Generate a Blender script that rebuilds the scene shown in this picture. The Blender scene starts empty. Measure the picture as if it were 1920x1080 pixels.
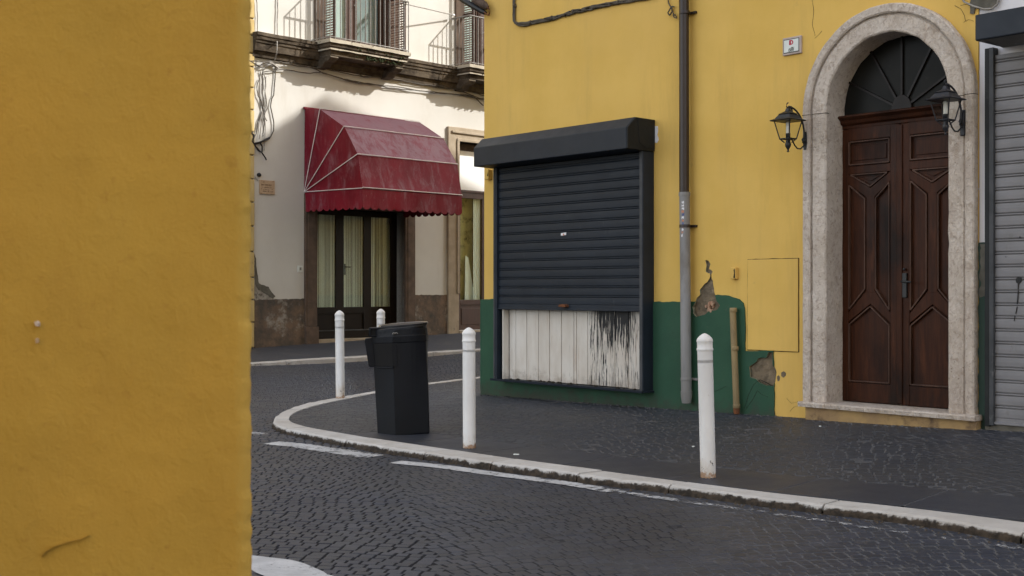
SUN_E, SKY_E, EXPO = 2.2, .15, 1.73
import bpy, math, random
import numpy as np
from mathutils import Vector, Matrix, noise
from mathutils.geometry import delaunay_2d_cdt
R = random.Random(7)
SC = bpy.context.scene
COL = SC.collection
# ------------------------------------------------------------------ camera model
F, CX, HY, ZC = 2400.0, 960.0, 545.0, 1.40

def ray(u, v):
    return ((u - CX) / F, -(v - HY) / F)

class Frame:
    """A vertical wall: s runs along it, y into it, z up."""
    def __init__(self, ox, oy, dx, dy):
        l = math.hypot(dx, dy)
        self.o = (ox, oy); self.d = (dx / l, dy / l)
        self.n = (self.d[1], -self.d[0])          # outward (towards the street)
        self.ang = math.atan2(dy, dx)
    def pix(self, u, v, o=0.0):
        rx, rz = ray(u, v)
        ax, ay = self.o[0] + self.n[0] * o, self.o[1] + self.n[1] * o
        # t*rx = ax + dx*s ; t = ay + dy*s
        s = (ay * rx - ax) / (self.d[0] - self.d[1] * rx)
        t = ay + self.d[1] * s
        return s, ZC + rz * t
    def pix_s(self, u, v, s):
        rx, rz = ray(u, v)
        ax, ay = self.o[0] + self.d[0] * s, self.o[1] + self.d[1] * s
        o = (ay * rx - ax) / (self.n[0] - self.n[1] * rx)
        t = ay + self.n[1] * o
        return o, ZC + rz * t
    def world(self, s, y, z):
        return Vector((self.o[0] + self.d[0] * s - self.n[0] * y, self.o[1] + self.d[1] * s - self.n[1] * y, z))

W0 = Frame(0, 0, 1, 0)
YB = Frame((908 - CX) / F * 15.5, 15.5, 2010, -2400)
CB = Frame((466 - CX) / F * 25.5, 25.5, 2240, 2400)

# ------------------------------------------------------------------ ground
def _cp(u, v, y):
    rx, rz = ray(u, v)
    return (rx * y, y, ZC + rz * y)
_sR = YB.pix(1828, 800)[0]
_yR = YB.o[1] + YB.d[1] * _sR
_ctrl = [_cp(1328, 895, 8.89), _cp(880, 840, 10.85), _cp(638, 747, 14.8), _cp(908, 737, 15.5), _cp(1828, 803, _yR),
         _cp(466, 681, 22.5), _cp(906, 655, 26.0), _cp(512, 795, 12.6), _cp(1914, 1001, 6.75), (-1.2, 5.5, .09), (0, 2, .08)]
_wt = np.array([2, 2, 1, 3, 3, 1.5, 1.5, 1, 2, 1, 1.])
_P = np.array(_ctrl)
def _basis(x, y):
    return [1, x, y, x * y * .1, x * x * .1, y * y * .1]
_A = np.array([_basis(p[0], p[1]) for p in _P])
_coef = np.linalg.lstsq(_A * _wt[:, None], _P[:, 2] * _wt, rcond=None)[0]
_coef = [float(c) for c in _coef]
def hp(x, y):
    """height of the pavement level at x, y"""
    x = min(max(x, -6.5), 5.5); y = min(max(y, 2.0), 27.0)
    b = _basis(x, y)
    return sum(a * c for a, c in zip(b, _coef))
KERB = .053
def hr(x, y):
    return hp(x, y) - KERB
def ghit(u, v, fn=hp, dz=0.0):
    rx, rz = ray(u, v)
    y = 10.0
    for _ in range(60):
        z = fn(rx * y, y) + dz
        y += 0.6 * ((z - ZC) / rz - y)
        y = min(max(y, 1), 60)
    return Vector((rx * y, y, fn(rx * y, y) + dz))

# ------------------------------------------------------------------ mesh building
class MB:
    def __init__(self):
        self.v = []; self.f = []; self.sm = []
    def add(self, verts, faces, smooth=False):
        b = len(self.v)
        self.v += [tuple(p) for p in verts]
        self.f += [tuple(b + i for i in f) for f in faces]
        self.sm += [smooth] * len(faces)
        return self
    def box(self, s0, s1, y0, y1, z0, z1):
        if s0 > s1: s0, s1 = s1, s0
        if y0 > y1: y0, y1 = y1, y0
        if z0 > z1: z0, z1 = z1, z0
        v = [(s0, y0, z0), (s1, y0, z0), (s1, y1, z0), (s0, y1, z0), (s0, y0, z1), (s1, y0, z1), (s1, y1, z1), (s0, y1, z1)]
        return self.add(v, [(0, 3, 2, 1), (4, 5, 6, 7), (0, 1, 5, 4), (1, 2, 6, 5), (2, 3, 7, 6), (3, 0, 4, 7)])
    def poly(self, pts, y0, y1):
        """extrude an (s, z) outline from y0 (front) to y1 (back)"""
        a = sum(pts[i][0] * pts[(i + 1) % len(pts)][1] - pts[(i + 1) % len(pts)][0] * pts[i][1] for i in range(len(pts)))
        if a < 0: pts = pts[::-1]
        n = len(pts)
        v = [(p[0], y0, p[1]) for p in pts] + [(p[0], y1, p[1]) for p in pts]
        f = [tuple(range(n)), tuple(range(2 * n - 1, n - 1, -1))]
        f += [(i, n + i, n + (i + 1) % n, (i + 1) % n) for i in range(n)]
        return self.add(v, f)
    def prof(self, pts, s0, s1, cap=True):
        """extrude a closed (y, z) profile along s"""
        a = sum(pts[i][0] * pts[(i + 1) % len(pts)][1] - pts[(i + 1) % len(pts)][0] * pts[i][1] for i in range(len(pts)))
        if a < 0: pts = pts[::-1]
        n = len(pts)
        v = [(s0, p[0], p[1]) for p in pts] + [(s1, p[0], p[1]) for p in pts]
        f = [(i, (i + 1) % n, n + (i + 1) % n, n + i) for i in range(n)]
        f = [tuple(reversed(q)) for q in f]
        if cap: f += [tuple(range(n)), tuple(range(2 * n - 1, n - 1, -1))]
        # orientation: make outward
        return self.add(v, f)
    def strip(self, pts, s0, s1, smooth=False):
        """open (y, z) polyline extruded along s"""
        n = len(pts)
        v = [(s0, p[0], p[1]) for p in pts] + [(s1, p[0], p[1]) for p in pts]
        return self.add(v, [(i, n + i, n + i + 1, i + 1) for i in range(n - 1)], smooth)
    def tube(self, path, r, n=8, cap=True, smooth=True):
        path = [Vector(p) for p in path]
        rs = r if isinstance(r, (list, tuple)) else [r] * len(path)
        v = []; f = []
        up = None
        for i, p in enumerate(path):
            t = (path[min(i + 1, len(path) - 1)] - path[max(i - 1, 0)])
            if t.length < 1e-9: t = Vector((0, 0, 1))
            t.normalize()
            if up is None:
                up = Vector((0, 0, 1)) if abs(t.z) < .9 else Vector((1, 0, 0))
            a = t.cross(up)
            if a.length < 1e-6: a = t.cross(Vector((0, 1, 0.3)))
            a.normalize(); b = t.cross(a).normalized(); up = -b if False else up
            for k in range(n):
                th = 2 * math.pi * k / n
                v.append(p + (a * math.cos(th) + b * math.sin(th)) * rs[i])
        for i in range(len(path) - 1):
            for k in range(n):
                f.append((i * n + k, i * n + (k + 1) % n, (i + 1) * n + (k + 1) % n, (i + 1) * n + k))
        self.add(v, f, smooth)
        if cap:
            self.add(v[:n], [tuple(range(n))]); self.add(v[-n:], [tuple(range(n - 1, -1, -1))])
        return self
    def lathe(self, c, prof, n=24, smooth=True, rot=0.0, sq=1.0):
        """prof: (r, z) from bottom to top"""
        v = []; f = []
        for r, z in prof:
            for k in range(n):
                th = 2 * math.pi * k / n + rot
                v.append((c[0] + r * math.cos(th), c[1] + r * math.sin(th) * sq, c[2] + z))
        for i in range(len(prof) - 1):
            for k in range(n):
                f.append((i * n + k, i * n + (k + 1) % n, (i + 1) * n + (k + 1) % n, (i + 1) * n + k))
        f.append(tuple(range(n - 1, -1, -1))); m = (len(prof) - 1) * n
        self.add(v, f[:-1], smooth); self.add(v[:n], [tuple(range(n - 1, -1, -1))]); self.add(v[m:m + n], [tuple(range(n))])
        return self
    def bar(self, a, b, w, y0, y1):
        """a straight flat bar in the (s, z) plane from a to b, width w"""
        dx, dz = b[0] - a[0], b[1] - a[1]; l = math.hypot(dx, dz); px, pz = -dz / l * w / 2, dx / l * w / 2
        return self.poly([(a[0] + px, a[1] + pz), (a[0] - px, a[1] - pz), (b[0] - px, b[1] - pz), (b[0] + px, b[1] + pz)], y0, y1)

def tag(o, label=None, cat=None, group=None, kind=None):
    if label: o['label'] = label
    if cat: o['category'] = cat
    if group: o['group'] = group
    if kind: o['kind'] = kind
    return o

class Thing:
    def __init__(self, name, label, cat, fr, org, group=None, tilt=(0, 0), rz=0.0):
        e = bpy.data.objects.new(name, None); COL.objects.link(e)
        e.empty_display_size = .2
        e.location = fr.world(*org); e.rotation_euler = (tilt[0], tilt[1], fr.ang + rz)
        tag(e, label, cat, group); self.e = e; self.org = org; self.fr = fr

def build(name, mb, mat, org=(0, 0, 0), bevel=0.0, seg=2):
    me = bpy.data.meshes.new(name)
    me.from_pydata([(p[0] - org[0], p[1] - org[1], p[2] - org[2]) for p in mb.v], [], mb.f)
    me.polygons.foreach_set('use_smooth', mb.sm)
    me.validate(); me.update()
    import bmesh
    bm = bmesh.new(); bm.from_mesh(me); bmesh.ops.recalc_face_normals(bm, faces=bm.faces)
    if bevel: bmesh.ops.remove_doubles(bm, verts=bm.verts, dist=1e-5)
    bm.to_mesh(me); bm.free()
    mats = mat if isinstance(mat, (list, tuple)) else [mat]
    for m in mats: me.materials.append(m)
    o = bpy.data.objects.new(name, me); COL.objects.link(o)
    if bevel:
        b = o.modifiers.new('bevel', 'BEVEL'); b.width = bevel; b.segments = seg; b.limit_method = 'ANGLE'; b.angle_limit = .6
    return o

def part(th, name, mb, mat, parent=None, bevel=0.0, label=None, seg=2):
    o = build(name, mb, mat, th.org, bevel, seg)
    o.parent = parent or th.e
    if label: o['label'] = label
    return o

def solo(name, label, cat, fr, org, mb, mat, bevel=0.0, group=None):
    o = build(name, mb, mat, org, bevel)
    o.location = fr.world(*org); o.rotation_euler = (0, 0, fr.ang)
    return tag(o, label, cat, group)

def struct(name, mb, mat, bevel=0):
    o = build(name, mb, mat, (0, 0, 0), bevel)
    return tag(o, kind='structure')

# ------------------------------------------------------------------ materials
def srgb(*c):
    return tuple(((x / 255) / 12.92 if x <= 10 else (((x / 255) + .055) / 1.055) ** 2.4) for x in c)

class M:
    def __init__(self, name):
        self.m = bpy.data.materials.new(name); self.m.use_nodes = True
        self.t = self.m.node_tree; self.N = self.t.nodes; self.L = self.t.links
        self.b = self.N['Principled BSDF']
        self.tc = self.N.new('ShaderNodeTexCoord')
    def n(self, typ, **kw):
        x = self.N.new(typ)
        for k, v in kw.items():
            if k in x.inputs.keys() if False else False: pass
            setattr(x, k, v)
        return x
    def noise(self, scale, detail=5, rough=.55, stretch=None, distort=0.0, off=(0, 0, 0), lac=2.0):
        x = self.N.new('ShaderNodeTexNoise'); x.inputs['Scale'].default_value = scale
        x.inputs['Detail'].default_value = detail; x.inputs['Roughness'].default_value = rough; x.inputs['Distortion'].default_value = distort
        mp = self.N.new('ShaderNodeMapping'); mp.inputs['Scale'].default_value = stretch or (1, 1, 1); mp.inputs['Location'].default_value = off
        self.L.new(self.tc.outputs['Object'], mp.inputs['Vector']); self.L.new(mp.outputs[0], x.inputs['Vector'])
        return x.outputs['Fac']
    def ramp(self, fac, p0, p1, inv=False):
        x = self.N.new('ShaderNodeMapRange'); x.inputs['From Min'].default_value = p0; x.inputs['From Max'].default_value = p1
        if inv: x.inputs['To Min'].default_value = 1; x.inputs['To Max'].default_value = 0
        x.interpolation_type = 'SMOOTHSTEP'; x.clamp = True
        self.L.new(fac, x.inputs['Value']); return x.outputs[0]
    def math(self, op, a, b=None):
        x = self.N.new('ShaderNodeMath'); x.operation = op
        for i, q in enumerate((a, b)):
            if q is None: continue
            if isinstance(q, (int, float)): x.inputs[i].default_value = q
            else: self.L.new(q, x.inputs[i])
        return x.outputs[0]
    def mix(self, fac, a, b, mode='MIX'):
        x = self.N.new('ShaderNodeMix'); x.data_type = 'RGBA'; x.blend_type = mode
        for i, q in ((0, fac), (6, a), (7, b)):
            if isinstance(q, (int, float)): x.inputs[i].default_value = q
            elif isinstance(q, tuple): x.inputs[i].default_value = q + (1,) if len(q) == 3 else q
            else: self.L.new(q, x.inputs[i])
        return x.outputs[2]
    def sep(self):
        x = self.N.new('ShaderNodeSeparateXYZ'); self.L.new(self.tc.outputs['Object'], x.inputs[0]); return x.outputs
    def geo(self):
        return self.N.new('ShaderNodeNewGeometry')
    def bump(self, h, strength=.3, dist=.01, prev=None):
        x = self.N.new('ShaderNodeBump'); x.inputs['Strength'].default_value = strength; x.inputs['Distance'].default_value = dist
        self.L.new(h, x.inputs['Height'])
        if prev is not None: self.L.new(prev, x.inputs['Normal'])
        return x.outputs[0]
    def out(self, col, rough=.7, normal=None, spec=.3, metal=0.0):
        if isinstance(col, tuple): self.b.inputs['Base Color'].default_value = col + (1,)
        else: self.L.new(col, self.b.inputs['Base Color'])
        if isinstance(rough, (int, float)): self.b.inputs['Roughness'].default_value = rough
        else: self.L.new(rough, self.b.inputs['Roughness'])
        self.b.inputs['Specular IOR Level'].default_value = spec; self.b.inputs['Metallic'].default_value = metal
        if normal is not None: self.L.new(normal, self.b.inputs['Normal'])
        return self.m

def mottled(name, c1, c2, scale=2.0, rough=.75, bs=.25, bscale=40, bdist=.004, dirt=None, dscale=1.2, damt=(.55, .8), big=None, spec=.25, metal=0.0, stretch=None):
    m = M(name)
    col = m.mix(m.ramp(m.noise(scale, 6, .6, stretch), .3, .7), c1, c2)
    if big: col = m.mix(m.ramp(m.noise(.5, 3, .5, off=(3, 1, 2)), .35, .65), col, big)
    if dirt: col = m.mix(m.ramp(m.noise(dscale, 8, .68, stretch, off=(7, 7, 3)), damt[0], damt[1]), col, dirt)
    nr = m.bump(m.noise(bscale, 6, .65, stretch), bs, bdist)
    return m.out(col, rough, nr, spec, metal)
# ------------------------------------------------------------------ palette
YEL1, YEL2 = (.60, .405, .125), (.53, .345, .095)
MAT = {}
def yellow_mat():
    m = M('yellow_stucco')
    c = m.mix(m.ramp(m.noise(1.3, 6, .6), .3, .7), (.70, .46, .125), (.63, .405, .098))
    c = m.mix(m.math('MULTIPLY', m.ramp(m.noise(.55, 4, .6, off=(2, 0, 5)), .42, .66), .6), c, (.64, .42, .125))
    # rain streaks and soft grime blotches
    c = m.mix(m.math('MULTIPLY', m.ramp(m.noise(2.2, 7, .7, (1, 1, .12), off=(4, 4, 0)), .50, .74), .55), c, (.50, .33, .095))
    c = m.mix(m.math('MULTIPLY', m.ramp(m.noise(5, 8, .75, off=(9, 1, 0)), .60, .78), .55), c, (.40, .27, .10))
    b = m.bump(m.noise(1.6, 4, .5), .25, .03)
    b = m.bump(m.noise(60, 6, .65), .30, .003, b)
    return m.out(c, .85, b, .15)
MAT['yellow'] = yellow_mat()
def pier_mat():
    m = M('ochre_roughcast')
    c = m.mix(m.ramp(m.noise(3.0, 7, .6), .3, .7), (.368, .236, .046), (.315, .200, .039))
    c = m.mix(m.math('MULTIPLY', m.ramp(m.noise(7, 8, .7, (1, 1, .35), off=(4, 0, 2)), .52, .8), .5), c, (.27, .155, .032))
    c = m.mix(m.math('MULTIPLY', m.ramp(m.noise(38, 5, .6, off=(1, 5, 2)), .60, .70), .45), c, (.25, .14, .03))
    c = m.mix(m.math('MULTIPLY', m.ramp(m.noise(1.1, 4, .6, off=(1, 8, 2)), .42, .68), .55), c, (.42, .245, .045))
    b = m.bump(m.noise(9, 4, .5), .16, .02)
    b = m.bump(m.ramp(m.noise(48, 6, .6, (1, 1, .8), .5, (3, 3, 3)), .42, .78), .20, .006, b)
    b = m.bump(m.noise(240, 6, .7), .55, .002, b)
    return m.out(c, .8, b, .2)
MAT['pier'] = pier_mat()
def green_mat():
    m = M('green_plinth_paint')
    c = m.mix(m.ramp(m.noise(2.0, 6, .6), .3, .7), (.029, .088, .051), (.023, .071, .042))
    c = m.mix(m.math('MULTIPLY', m.ramp(m.noise(1.3, 7, .7, (1, 1, .5), off=(3, 1, 4)), .50, .70), .55), c, (.034, .070, .045))
    c = m.mix(m.math('MULTIPLY', m.ramp(m.noise(11, 8, .75, off=(3, 9, 4)), .63, .71), .8), c, (.085, .095, .07))
    z = m.sep()['Z']
    sp = m.ramp(m.math('ADD', m.math('MULTIPLY', m.math('SUBTRACT', .33, z), 1.6), m.math('MULTIPLY', m.math('SUBTRACT', m.noise(9, 8, .75), .5), 1.1)), .0, .35)
    c = m.mix(m.math('MULTIPLY', sp, .8), c, (.045, .042, .034))
    b = m.bump(m.noise(5, 5, .6), .25, .02); b = m.bump(m.noise(45, 6, .65), .35, .004, b)
    return m.out(c, .65, b, .22)
MAT['green'] = green_mat()
MAT['dgreen'] = mottled('dark_green_plinth_paint', (.018, .040, .030), (.025, .048, .036), 2.0, .7, .3, 35, .004, (.07, .065, .055), 5, (.6, .75), spec=.3)
MAT['mortar'] = mottled('bare_mortar', (.20, .155, .105), (.13, .105, .075), 9, .95, .8, 30, .012, (.28, .22, .15), 14, (.55, .7), spec=.1)
MAT['lip'] = mottled('broken_plaster_lip', (.17, .20, .15), (.30, .24, .15), 25, .95, .6, 50, .006, spec=.1)
MAT['brickbit'] = mottled('broken_brick', (.36, .20, .13), (.42, .30, .21), 12, .9, .5, 60, .006, spec=.1)
MAT['white_plaster'] = mottled('white_plaster', (.72, .71, .74), (.64, .63, .66), 2, .85, .2, 40, .003, (.5, .48, .47), 2.5, (.6, .8), spec=.15)
MAT['cement'] = mottled('grey_cement', (.15, .14, .12), (.09, .085, .07), 7, .95, .6, 30, .01, spec=.1)
def cream_mat():
    m = M('cream_plaster')
    c = m.mix(m.ramp(m.noise(.9, 6, .6), .3, .7), (.545, .535, .50), (.505, .49, .455))
    c = m.mix(m.math('MULTIPLY', m.ramp(m.noise(1.5, 7, .65, (1, 1, .25), off=(3, 0, 1)), .52, .8), .5), c, (.42, .38, .32))
    b = m.bump(m.noise(30, 6, .6), .2, .004)
    return m.out(c, .9, b, .1)
MAT['cream'] = cream_mat()
def travertine():
    m = M('travertine')
    c = m.mix(m.ramp(m.noise(3.5, 7, .65), .32, .68), (.66, .585, .515), (.545, .47, .40))
    c = m.mix(m.math('MULTIPLY', m.ramp(m.noise(16, 6, .7, (1, 1, 1), 1.5, (5, 2, 1)), .50, .62), .52), c, (.32, .235, .175))
    c = m.mix(m.math('MULTIPLY', m.ramp(m.noise(34, 5, .6, (1, 1, .8), .8, (2, 8, 1)), .56, .66), .7), c, (.70, .64, .59))
    c = m.mix(m.math('MULTIPLY', m.ramp(m.noise(1.6, 5, .7, off=(1, 1, 9)), .5, .7), .35), c, (.28, .20, .16))
    c = m.mix(m.math('MULTIPLY', m.ramp(m.noise(52, 4, .6, (1, 1, .6), .6, (6, 1, 7)), .66, .71), .8), c, (.12, .085, .065))
    h = m.ramp(m.noise(38, 6, .7, (1, 1, .8), .8, (2, 8, 1)), .35, .6)
    b = m.bump(h, .8, .007)
    b = m.bump(m.noise(7, 5, .6), .3, .012, b)
    return m.out(c, .8, b, .2)
MAT['trav'] = travertine()
MAT['jamb_stone'] = mottled('brown_jamb_stone', (.13, .092, .068), (.085, .062, .048), 5, .85, .5, 35, .008, (.07, .05, .04), 4, (.5, .75), spec=.15)
MAT['tan_stone'] = mottled('pale_tan_stone', (.36, .30, .225), (.28, .23, .165), 4, .85, .35, 35, .006, (.16, .125, .09), 5, (.58, .8), spec=.15)
def wainscot():
    m = M('weathered_wainscot_stone')
    c = m.mix(m.ramp(m.noise(2.2, 8, .7), .35, .65), (.165, .115, .08), (.070, .062, .054))
    c = m.mix(m.ramp(m.noise(1.4, 8, .75, off=(3, 2, 1)), .55, .68), c, (.27, .25, .22))
    c = m.mix(m.math('MULTIPLY', m.ramp(m.noise(4, 8, .75, off=(8, 2, 1)), .55, .7), .7), c, (.06, .045, .035))
    b = m.bump(m.noise(6, 8, .7), .6, .03)
    return m.out(c, .9, b, .15)
MAT['wainscot'] = wainscot()
def cornice_mat():
    m = M('sooty_cornice_stone')
    c = m.mix(m.ramp(m.noise(4, 7, .7), .35, .65), (.115, .092, .066), (.060, .047, .034))
    c = m.mix(m.math('MULTIPLY', m.ramp(m.noise(2.2, 8, .75, (1, 1, 2), off=(3, 2, 1)), .48, .62), .8), c, (.022, .017, .012))
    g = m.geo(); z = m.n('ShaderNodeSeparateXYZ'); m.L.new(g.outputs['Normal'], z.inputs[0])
    c = m.mix(m.math('MULTIPLY', m.ramp(z.outputs['Z'], .3, .9), .8), c, (.48, .43, .35))  # upward faces paler: lit ledge edges put into the colour
    b = m.bump(m.noise(14, 7, .7), .6, .015)
    return m.out(c, .9, b, .1)
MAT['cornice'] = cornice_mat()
MAT['pale_edge'] = mottled('pale_sunlit_stone_edge', (.46, .42, .34), (.36, .32, .25), 4, .85, .4, 25, .006, (.06, .05, .035), 5, (.58, .66), spec=.1)  # ledges paler than the cornice: sunlight put into the stone colour
MAT['quoin'] = mottled('ochre_rusticated_stone', (.50, .385, .17), (.42, .31, .13), 3, .85, .4, 30, .008, (.20, .15, .09), 3, (.55, .75), spec=.15)
def slate_paint(name, c1, c2, rough=.45, spec=.4, worn=None, bs=.1):
    m = M(name)
    c = m.mix(m.ramp(m.noise(3, 6, .6, (1, 1, 1.6)), .3, .7), c1, c2)
    if worn: c = m.mix(m.math('MULTIPLY', m.ramp(m.noise(9, 8, .75, (1, 1, .5), off=(1, 6, 2)), .60, .70), .8), c, worn)
    r = m.math('ADD', m.math('MULTIPLY', m.noise(6, 6, .7), .3), rough - .15)
    b = m.bump(m.noise(25, 5, .6), bs, .004)
    return m.out(c, r, b, spec)
MAT['shutter'] = slate_paint('slate_grey_shutter_paint', (.0175, .024, .035), (.0135, .0185, .027), .5, .24, (.045, .05, .06))
MAT['hood'] = slate_paint('slate_grey_hood_paint', (.017, .022, .032), (.013, .018, .026), .5, .25, None)
MAT['hood_end'] = slate_paint('black_grimy_hood_paint', (.014, .016, .017), (.009, .010, .011), .55, .25, (.04, .044, .044), .6)
MAT['guide'] = slate_paint('worn_grey_steel', (.065, .068, .075), (.035, .038, .042), .55, .3, (.12, .12, .12), .3)
MAT['grey_shutter'] = slate_paint('bare_grey_shutter', (.21, .205, .215), (.17, .167, .175), .5, .35, (.15, .145, .14))
MAT['grey_flap'] = slate_paint('dusty_grey_sheet', (.15, .15, .145), (.11, .11, .105), .6, .3, (.25, .25, .24))
MAT['rust'] = mottled('rusty_steel', (.20, .075, .03), (.09, .04, .025), 14, .85, .5, 60, .004, spec=.2)
def boards():
    m = M('dripped_white_boards')
    c = m.mix(m.ramp(m.noise(2.5, 7, .65, (2, 1, .5)), .3, .7), (.66, .625, .575), (.57, .525, .465))
    o = m.sep(); X, Z = o['X'], o['Z']
    MAT['_bx'] = m
    # grime towards the foot and edges of boards
    c = m.mix(m.math('MULTIPLY', m.ramp(m.noise(6, 8, .75, (1, 1, .3), off=(3, 1, 4)), .6, .75), .5), c, (.30, .22, .15))
    c = m.mix(m.math('MULTIPLY', m.ramp(m.noise(30, 5, .7, (1, 1, .03), .1, (7, 1, 4)), .58, .70), .6), c, (.33, .18, .085))
    c = m.mix(m.math('MULTIPLY', m.ramp(m.math('ADD', m.math('MULTIPLY', m.math('SUBTRACT', BOARD_X[5] + .16, Z), 2.2), m.math('MULTIPLY', m.math('SUBTRACT', m.noise(9, 8, .75, off=(2, 8, 1)), .5), 1.3)), .10, .6), .65), c, (.16, .115, .08))
    c = m.mix(m.math('MULTIPLY', m.ramp(m.noise(1.6, 5, .6, (1, 1, .6), off=(5, 5, 2)), .48, .66), .4), c, (.48, .41, .335))
    streak = m.noise(34, 4, .7, (1, 1, .035), .15, (4, 0, 0))
    fine = m.noise(95, 3, .6, (1, 1, .05), .1, (1, 0, 3))
    a0, a1, b0, b1, zt, zb = BOARD_X
    def stretch(x, lo, hi): return m.ramp(x, lo, hi)
    s1 = stretch(streak, .36, .64); s2 = stretch(fine, .32, .68)
    st = m.math('ADD', m.math('MULTIPLY', s1, .45), m.math('MULTIPLY', s2, .55))
    # where the tar was spilled: a span of boards, thick at the top, thinning to runs below
    wob_ = m.math('MULTIPLY', m.math('SUBTRACT', m.noise(5, 3, .5, (1, 1, .2), off=(2, 2, 2)), .5), .12)
    Xw = m.math('ADD', X, wob_)
    win = m.math('MULTIPLY', m.ramp(Xw, a0, a1), m.ramp(Xw, b0, b1, True))
    mid_ = (a0 * .62 + b1 * .38); core = m.math('MULTIPLY', m.ramp(Xw, a1, mid_), m.ramp(Xw, b0 - .03, b1 - .03, True))
    fall = m.ramp(Z, zb, zt)
    den = m.math('MULTIPLY', win, m.math('ADD', .37, m.math('ADD', m.math('MULTIPLY', fall, .13), m.math('MULTIPLY', core, m.math('MULTIPLY', m.math('POWER', fall, 3.0), .36)))))
    k = m.ramp(m.math('ADD', st, den), .94, 1.06)
    c = m.mix(k, c, (.012, .013, .016))
    r = m.math('SUBTRACT', .75, m.math('MULTIPLY', k, .3))
    b = m.bump(m.noise(40, 5, .6, (2, 1, .3)), .2, .003)
    return m.out(c, r, b, .3)
def wood(name, c1, c2, c3, rough=.5, spec=.35, sc=(14, 14, 1.0)):
    m = M(name)
    g = m.noise(3.0, 8, .7, sc, .4)
    c = m.mix(m.ramp(g, .3, .7), c1, c2)
    c = m.mix(m.ramp(m.noise(1.4, 6, .65, (1, 1, .6), off=(4, 2, 2)), .45, .72), c, c3)
    if name == 'dark_red_brown_wood':
        foot = m.ramp(m.math('ADD', m.math('SUBTRACT', .55, m.sep()['Z']), m.math('MULTIPLY', m.math('SUBTRACT', m.noise(2.2, 8, .7, (3, 3, 1.0), off=(6, 1, 1)), .5), 1.5)), -.05, .45)
        c = m.mix(m.math('MULTIPLY', foot, .75), c, (.011, .008, .006))
        c = m.mix(m.math('MULTIPLY', m.ramp(m.noise(3, 7, .7, (3, 3, .5), off=(2, 6, 1)), .55, .70), .55), c, (.090, .029, .011))
    r = m.math('ADD', m.math('MULTIPLY', m.noise(5, 5, .6), .35), rough - .17)
    b = m.bump(g, .18, .003)
    return m.out(c, r, b, spec)
MAT['door'] = wood('dark_red_brown_wood', (.058, .0185, .0075), (.027, .0095, .0048), (.010, .005, .0035), .42, .11)
MAT['door_mould'] = wood('worn_skylit_moulding_wood', (.095, .050, .033), (.048, .022, .014), (.020, .009, .006), .5, .22)  # paler than the door: sky light on worn edges put into colour
MAT['shopwood'] = wood('very_dark_brown_wood', (.010, .0055, .004), (.007, .0042, .003), (.006, .004, .003), .45, .2)
MAT['brownwood'] = wood('brown_window_wood', (.075, .036, .024), (.055, .027, .018), (.04, .02, .014), .5)
MAT['louvre'] = wood('pale_brown_louvres', (.26, .15, .11), (.20, .11, .08), (.15, .085, .06), .6)
def vinyl():
    m = M('burgundy_awning_vinyl')
    c = m.mix(m.ramp(m.noise(1.2, 6, .6), .3, .7), (.200, .007, .021), (.130, .0048, .014))
    # pale dust plus painted sky sheen where the cloth faces up, dust streaks down
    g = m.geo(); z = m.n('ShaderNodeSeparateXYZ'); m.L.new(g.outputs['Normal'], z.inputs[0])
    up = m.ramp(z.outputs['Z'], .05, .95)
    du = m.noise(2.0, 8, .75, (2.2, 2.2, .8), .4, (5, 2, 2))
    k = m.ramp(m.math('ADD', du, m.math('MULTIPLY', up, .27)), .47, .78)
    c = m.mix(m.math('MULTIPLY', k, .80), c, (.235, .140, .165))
    st = m.math('MULTIPLY', m.ramp(m.noise(9, 6, .7, (3, 3, .28), .2, (1, 2, 2)), .54, .72), .42)
    c = m.mix(st, c, (.22, .075, .09))
    c = m.mix(m.math('MULTIPLY', m.ramp(m.noise(24, 3, .5, off=(1, 9, 2)), .70, .76), .6), c, (.30, .17, .18))
    b = m.bump(m.noise(2.6, 5, .55), .35, .03)
    b = m.bump(m.noise(140, 3, .5), .12, .002, b)
    return m.out(c, .55, b, .2)
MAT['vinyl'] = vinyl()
MAT['piping'] = mottled('white_piping', (.72, .66, .64), (.62, .55, .54), 6, .7, .1, 60, .002)
def basalt(name, c1, c2, c3, rough=.5, island=True):
    m = M(name)
    if island:
        g = m.geo(); rnd = g.outputs['Random Per Island']
        c = m.mix(rnd, c1, c2)
    else:
        c = m.mix(m.ramp(m.noise(6, 5, .6), .35, .65), c1, c2)
    c = m.mix(m.math('MULTIPLY', m.ramp(m.noise(.38, 4, .55), .40, .62), .55), c, (c3[0] * .90, c3[1] * .86, c3[2] * .84))
    c = m.mix(m.math('MULTIPLY', m.ramp(m.noise(.55, 4, .6, off=(9, 2, 1)), .50, .66), .6), c, (c2[0] * .80, c2[1] * .86, c2[2] * 1.02))
    c = m.mix(m.math('MULTIPLY', m.ramp(m.noise(1.9, 8, .7, off=(3, 3, 3)), .52, .72), .65), c, c3)
    c = m.mix(m.math('MULTIPLY', m.ramp(m.noise(70, 4, .6), .62, .72), .35), c, (.20, .20, .20))
    r = m.math('ADD', m.math('MULTIPLY', m.noise(3, 6, .7), .35), rough - .17)
    b = m.bump(m.noise(45, 6, .65), .35, .006)
    return m.out(c, r, b, .35)
MAT['cobble'] = basalt('basalt_cobbles', (.033, .040, .062), (.019, .024, .037), (.043, .045, .051), .52)
MAT['pave'] = basalt('basalt_paving', (.034, .039, .052), (.026, .030, .039), (.044, .044, .046), .55)
MAT['slab'] = basalt('basalt_border_slabs', (.033, .039, .056), (.027, .031, .043), (.043, .044, .048), .52)
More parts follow.
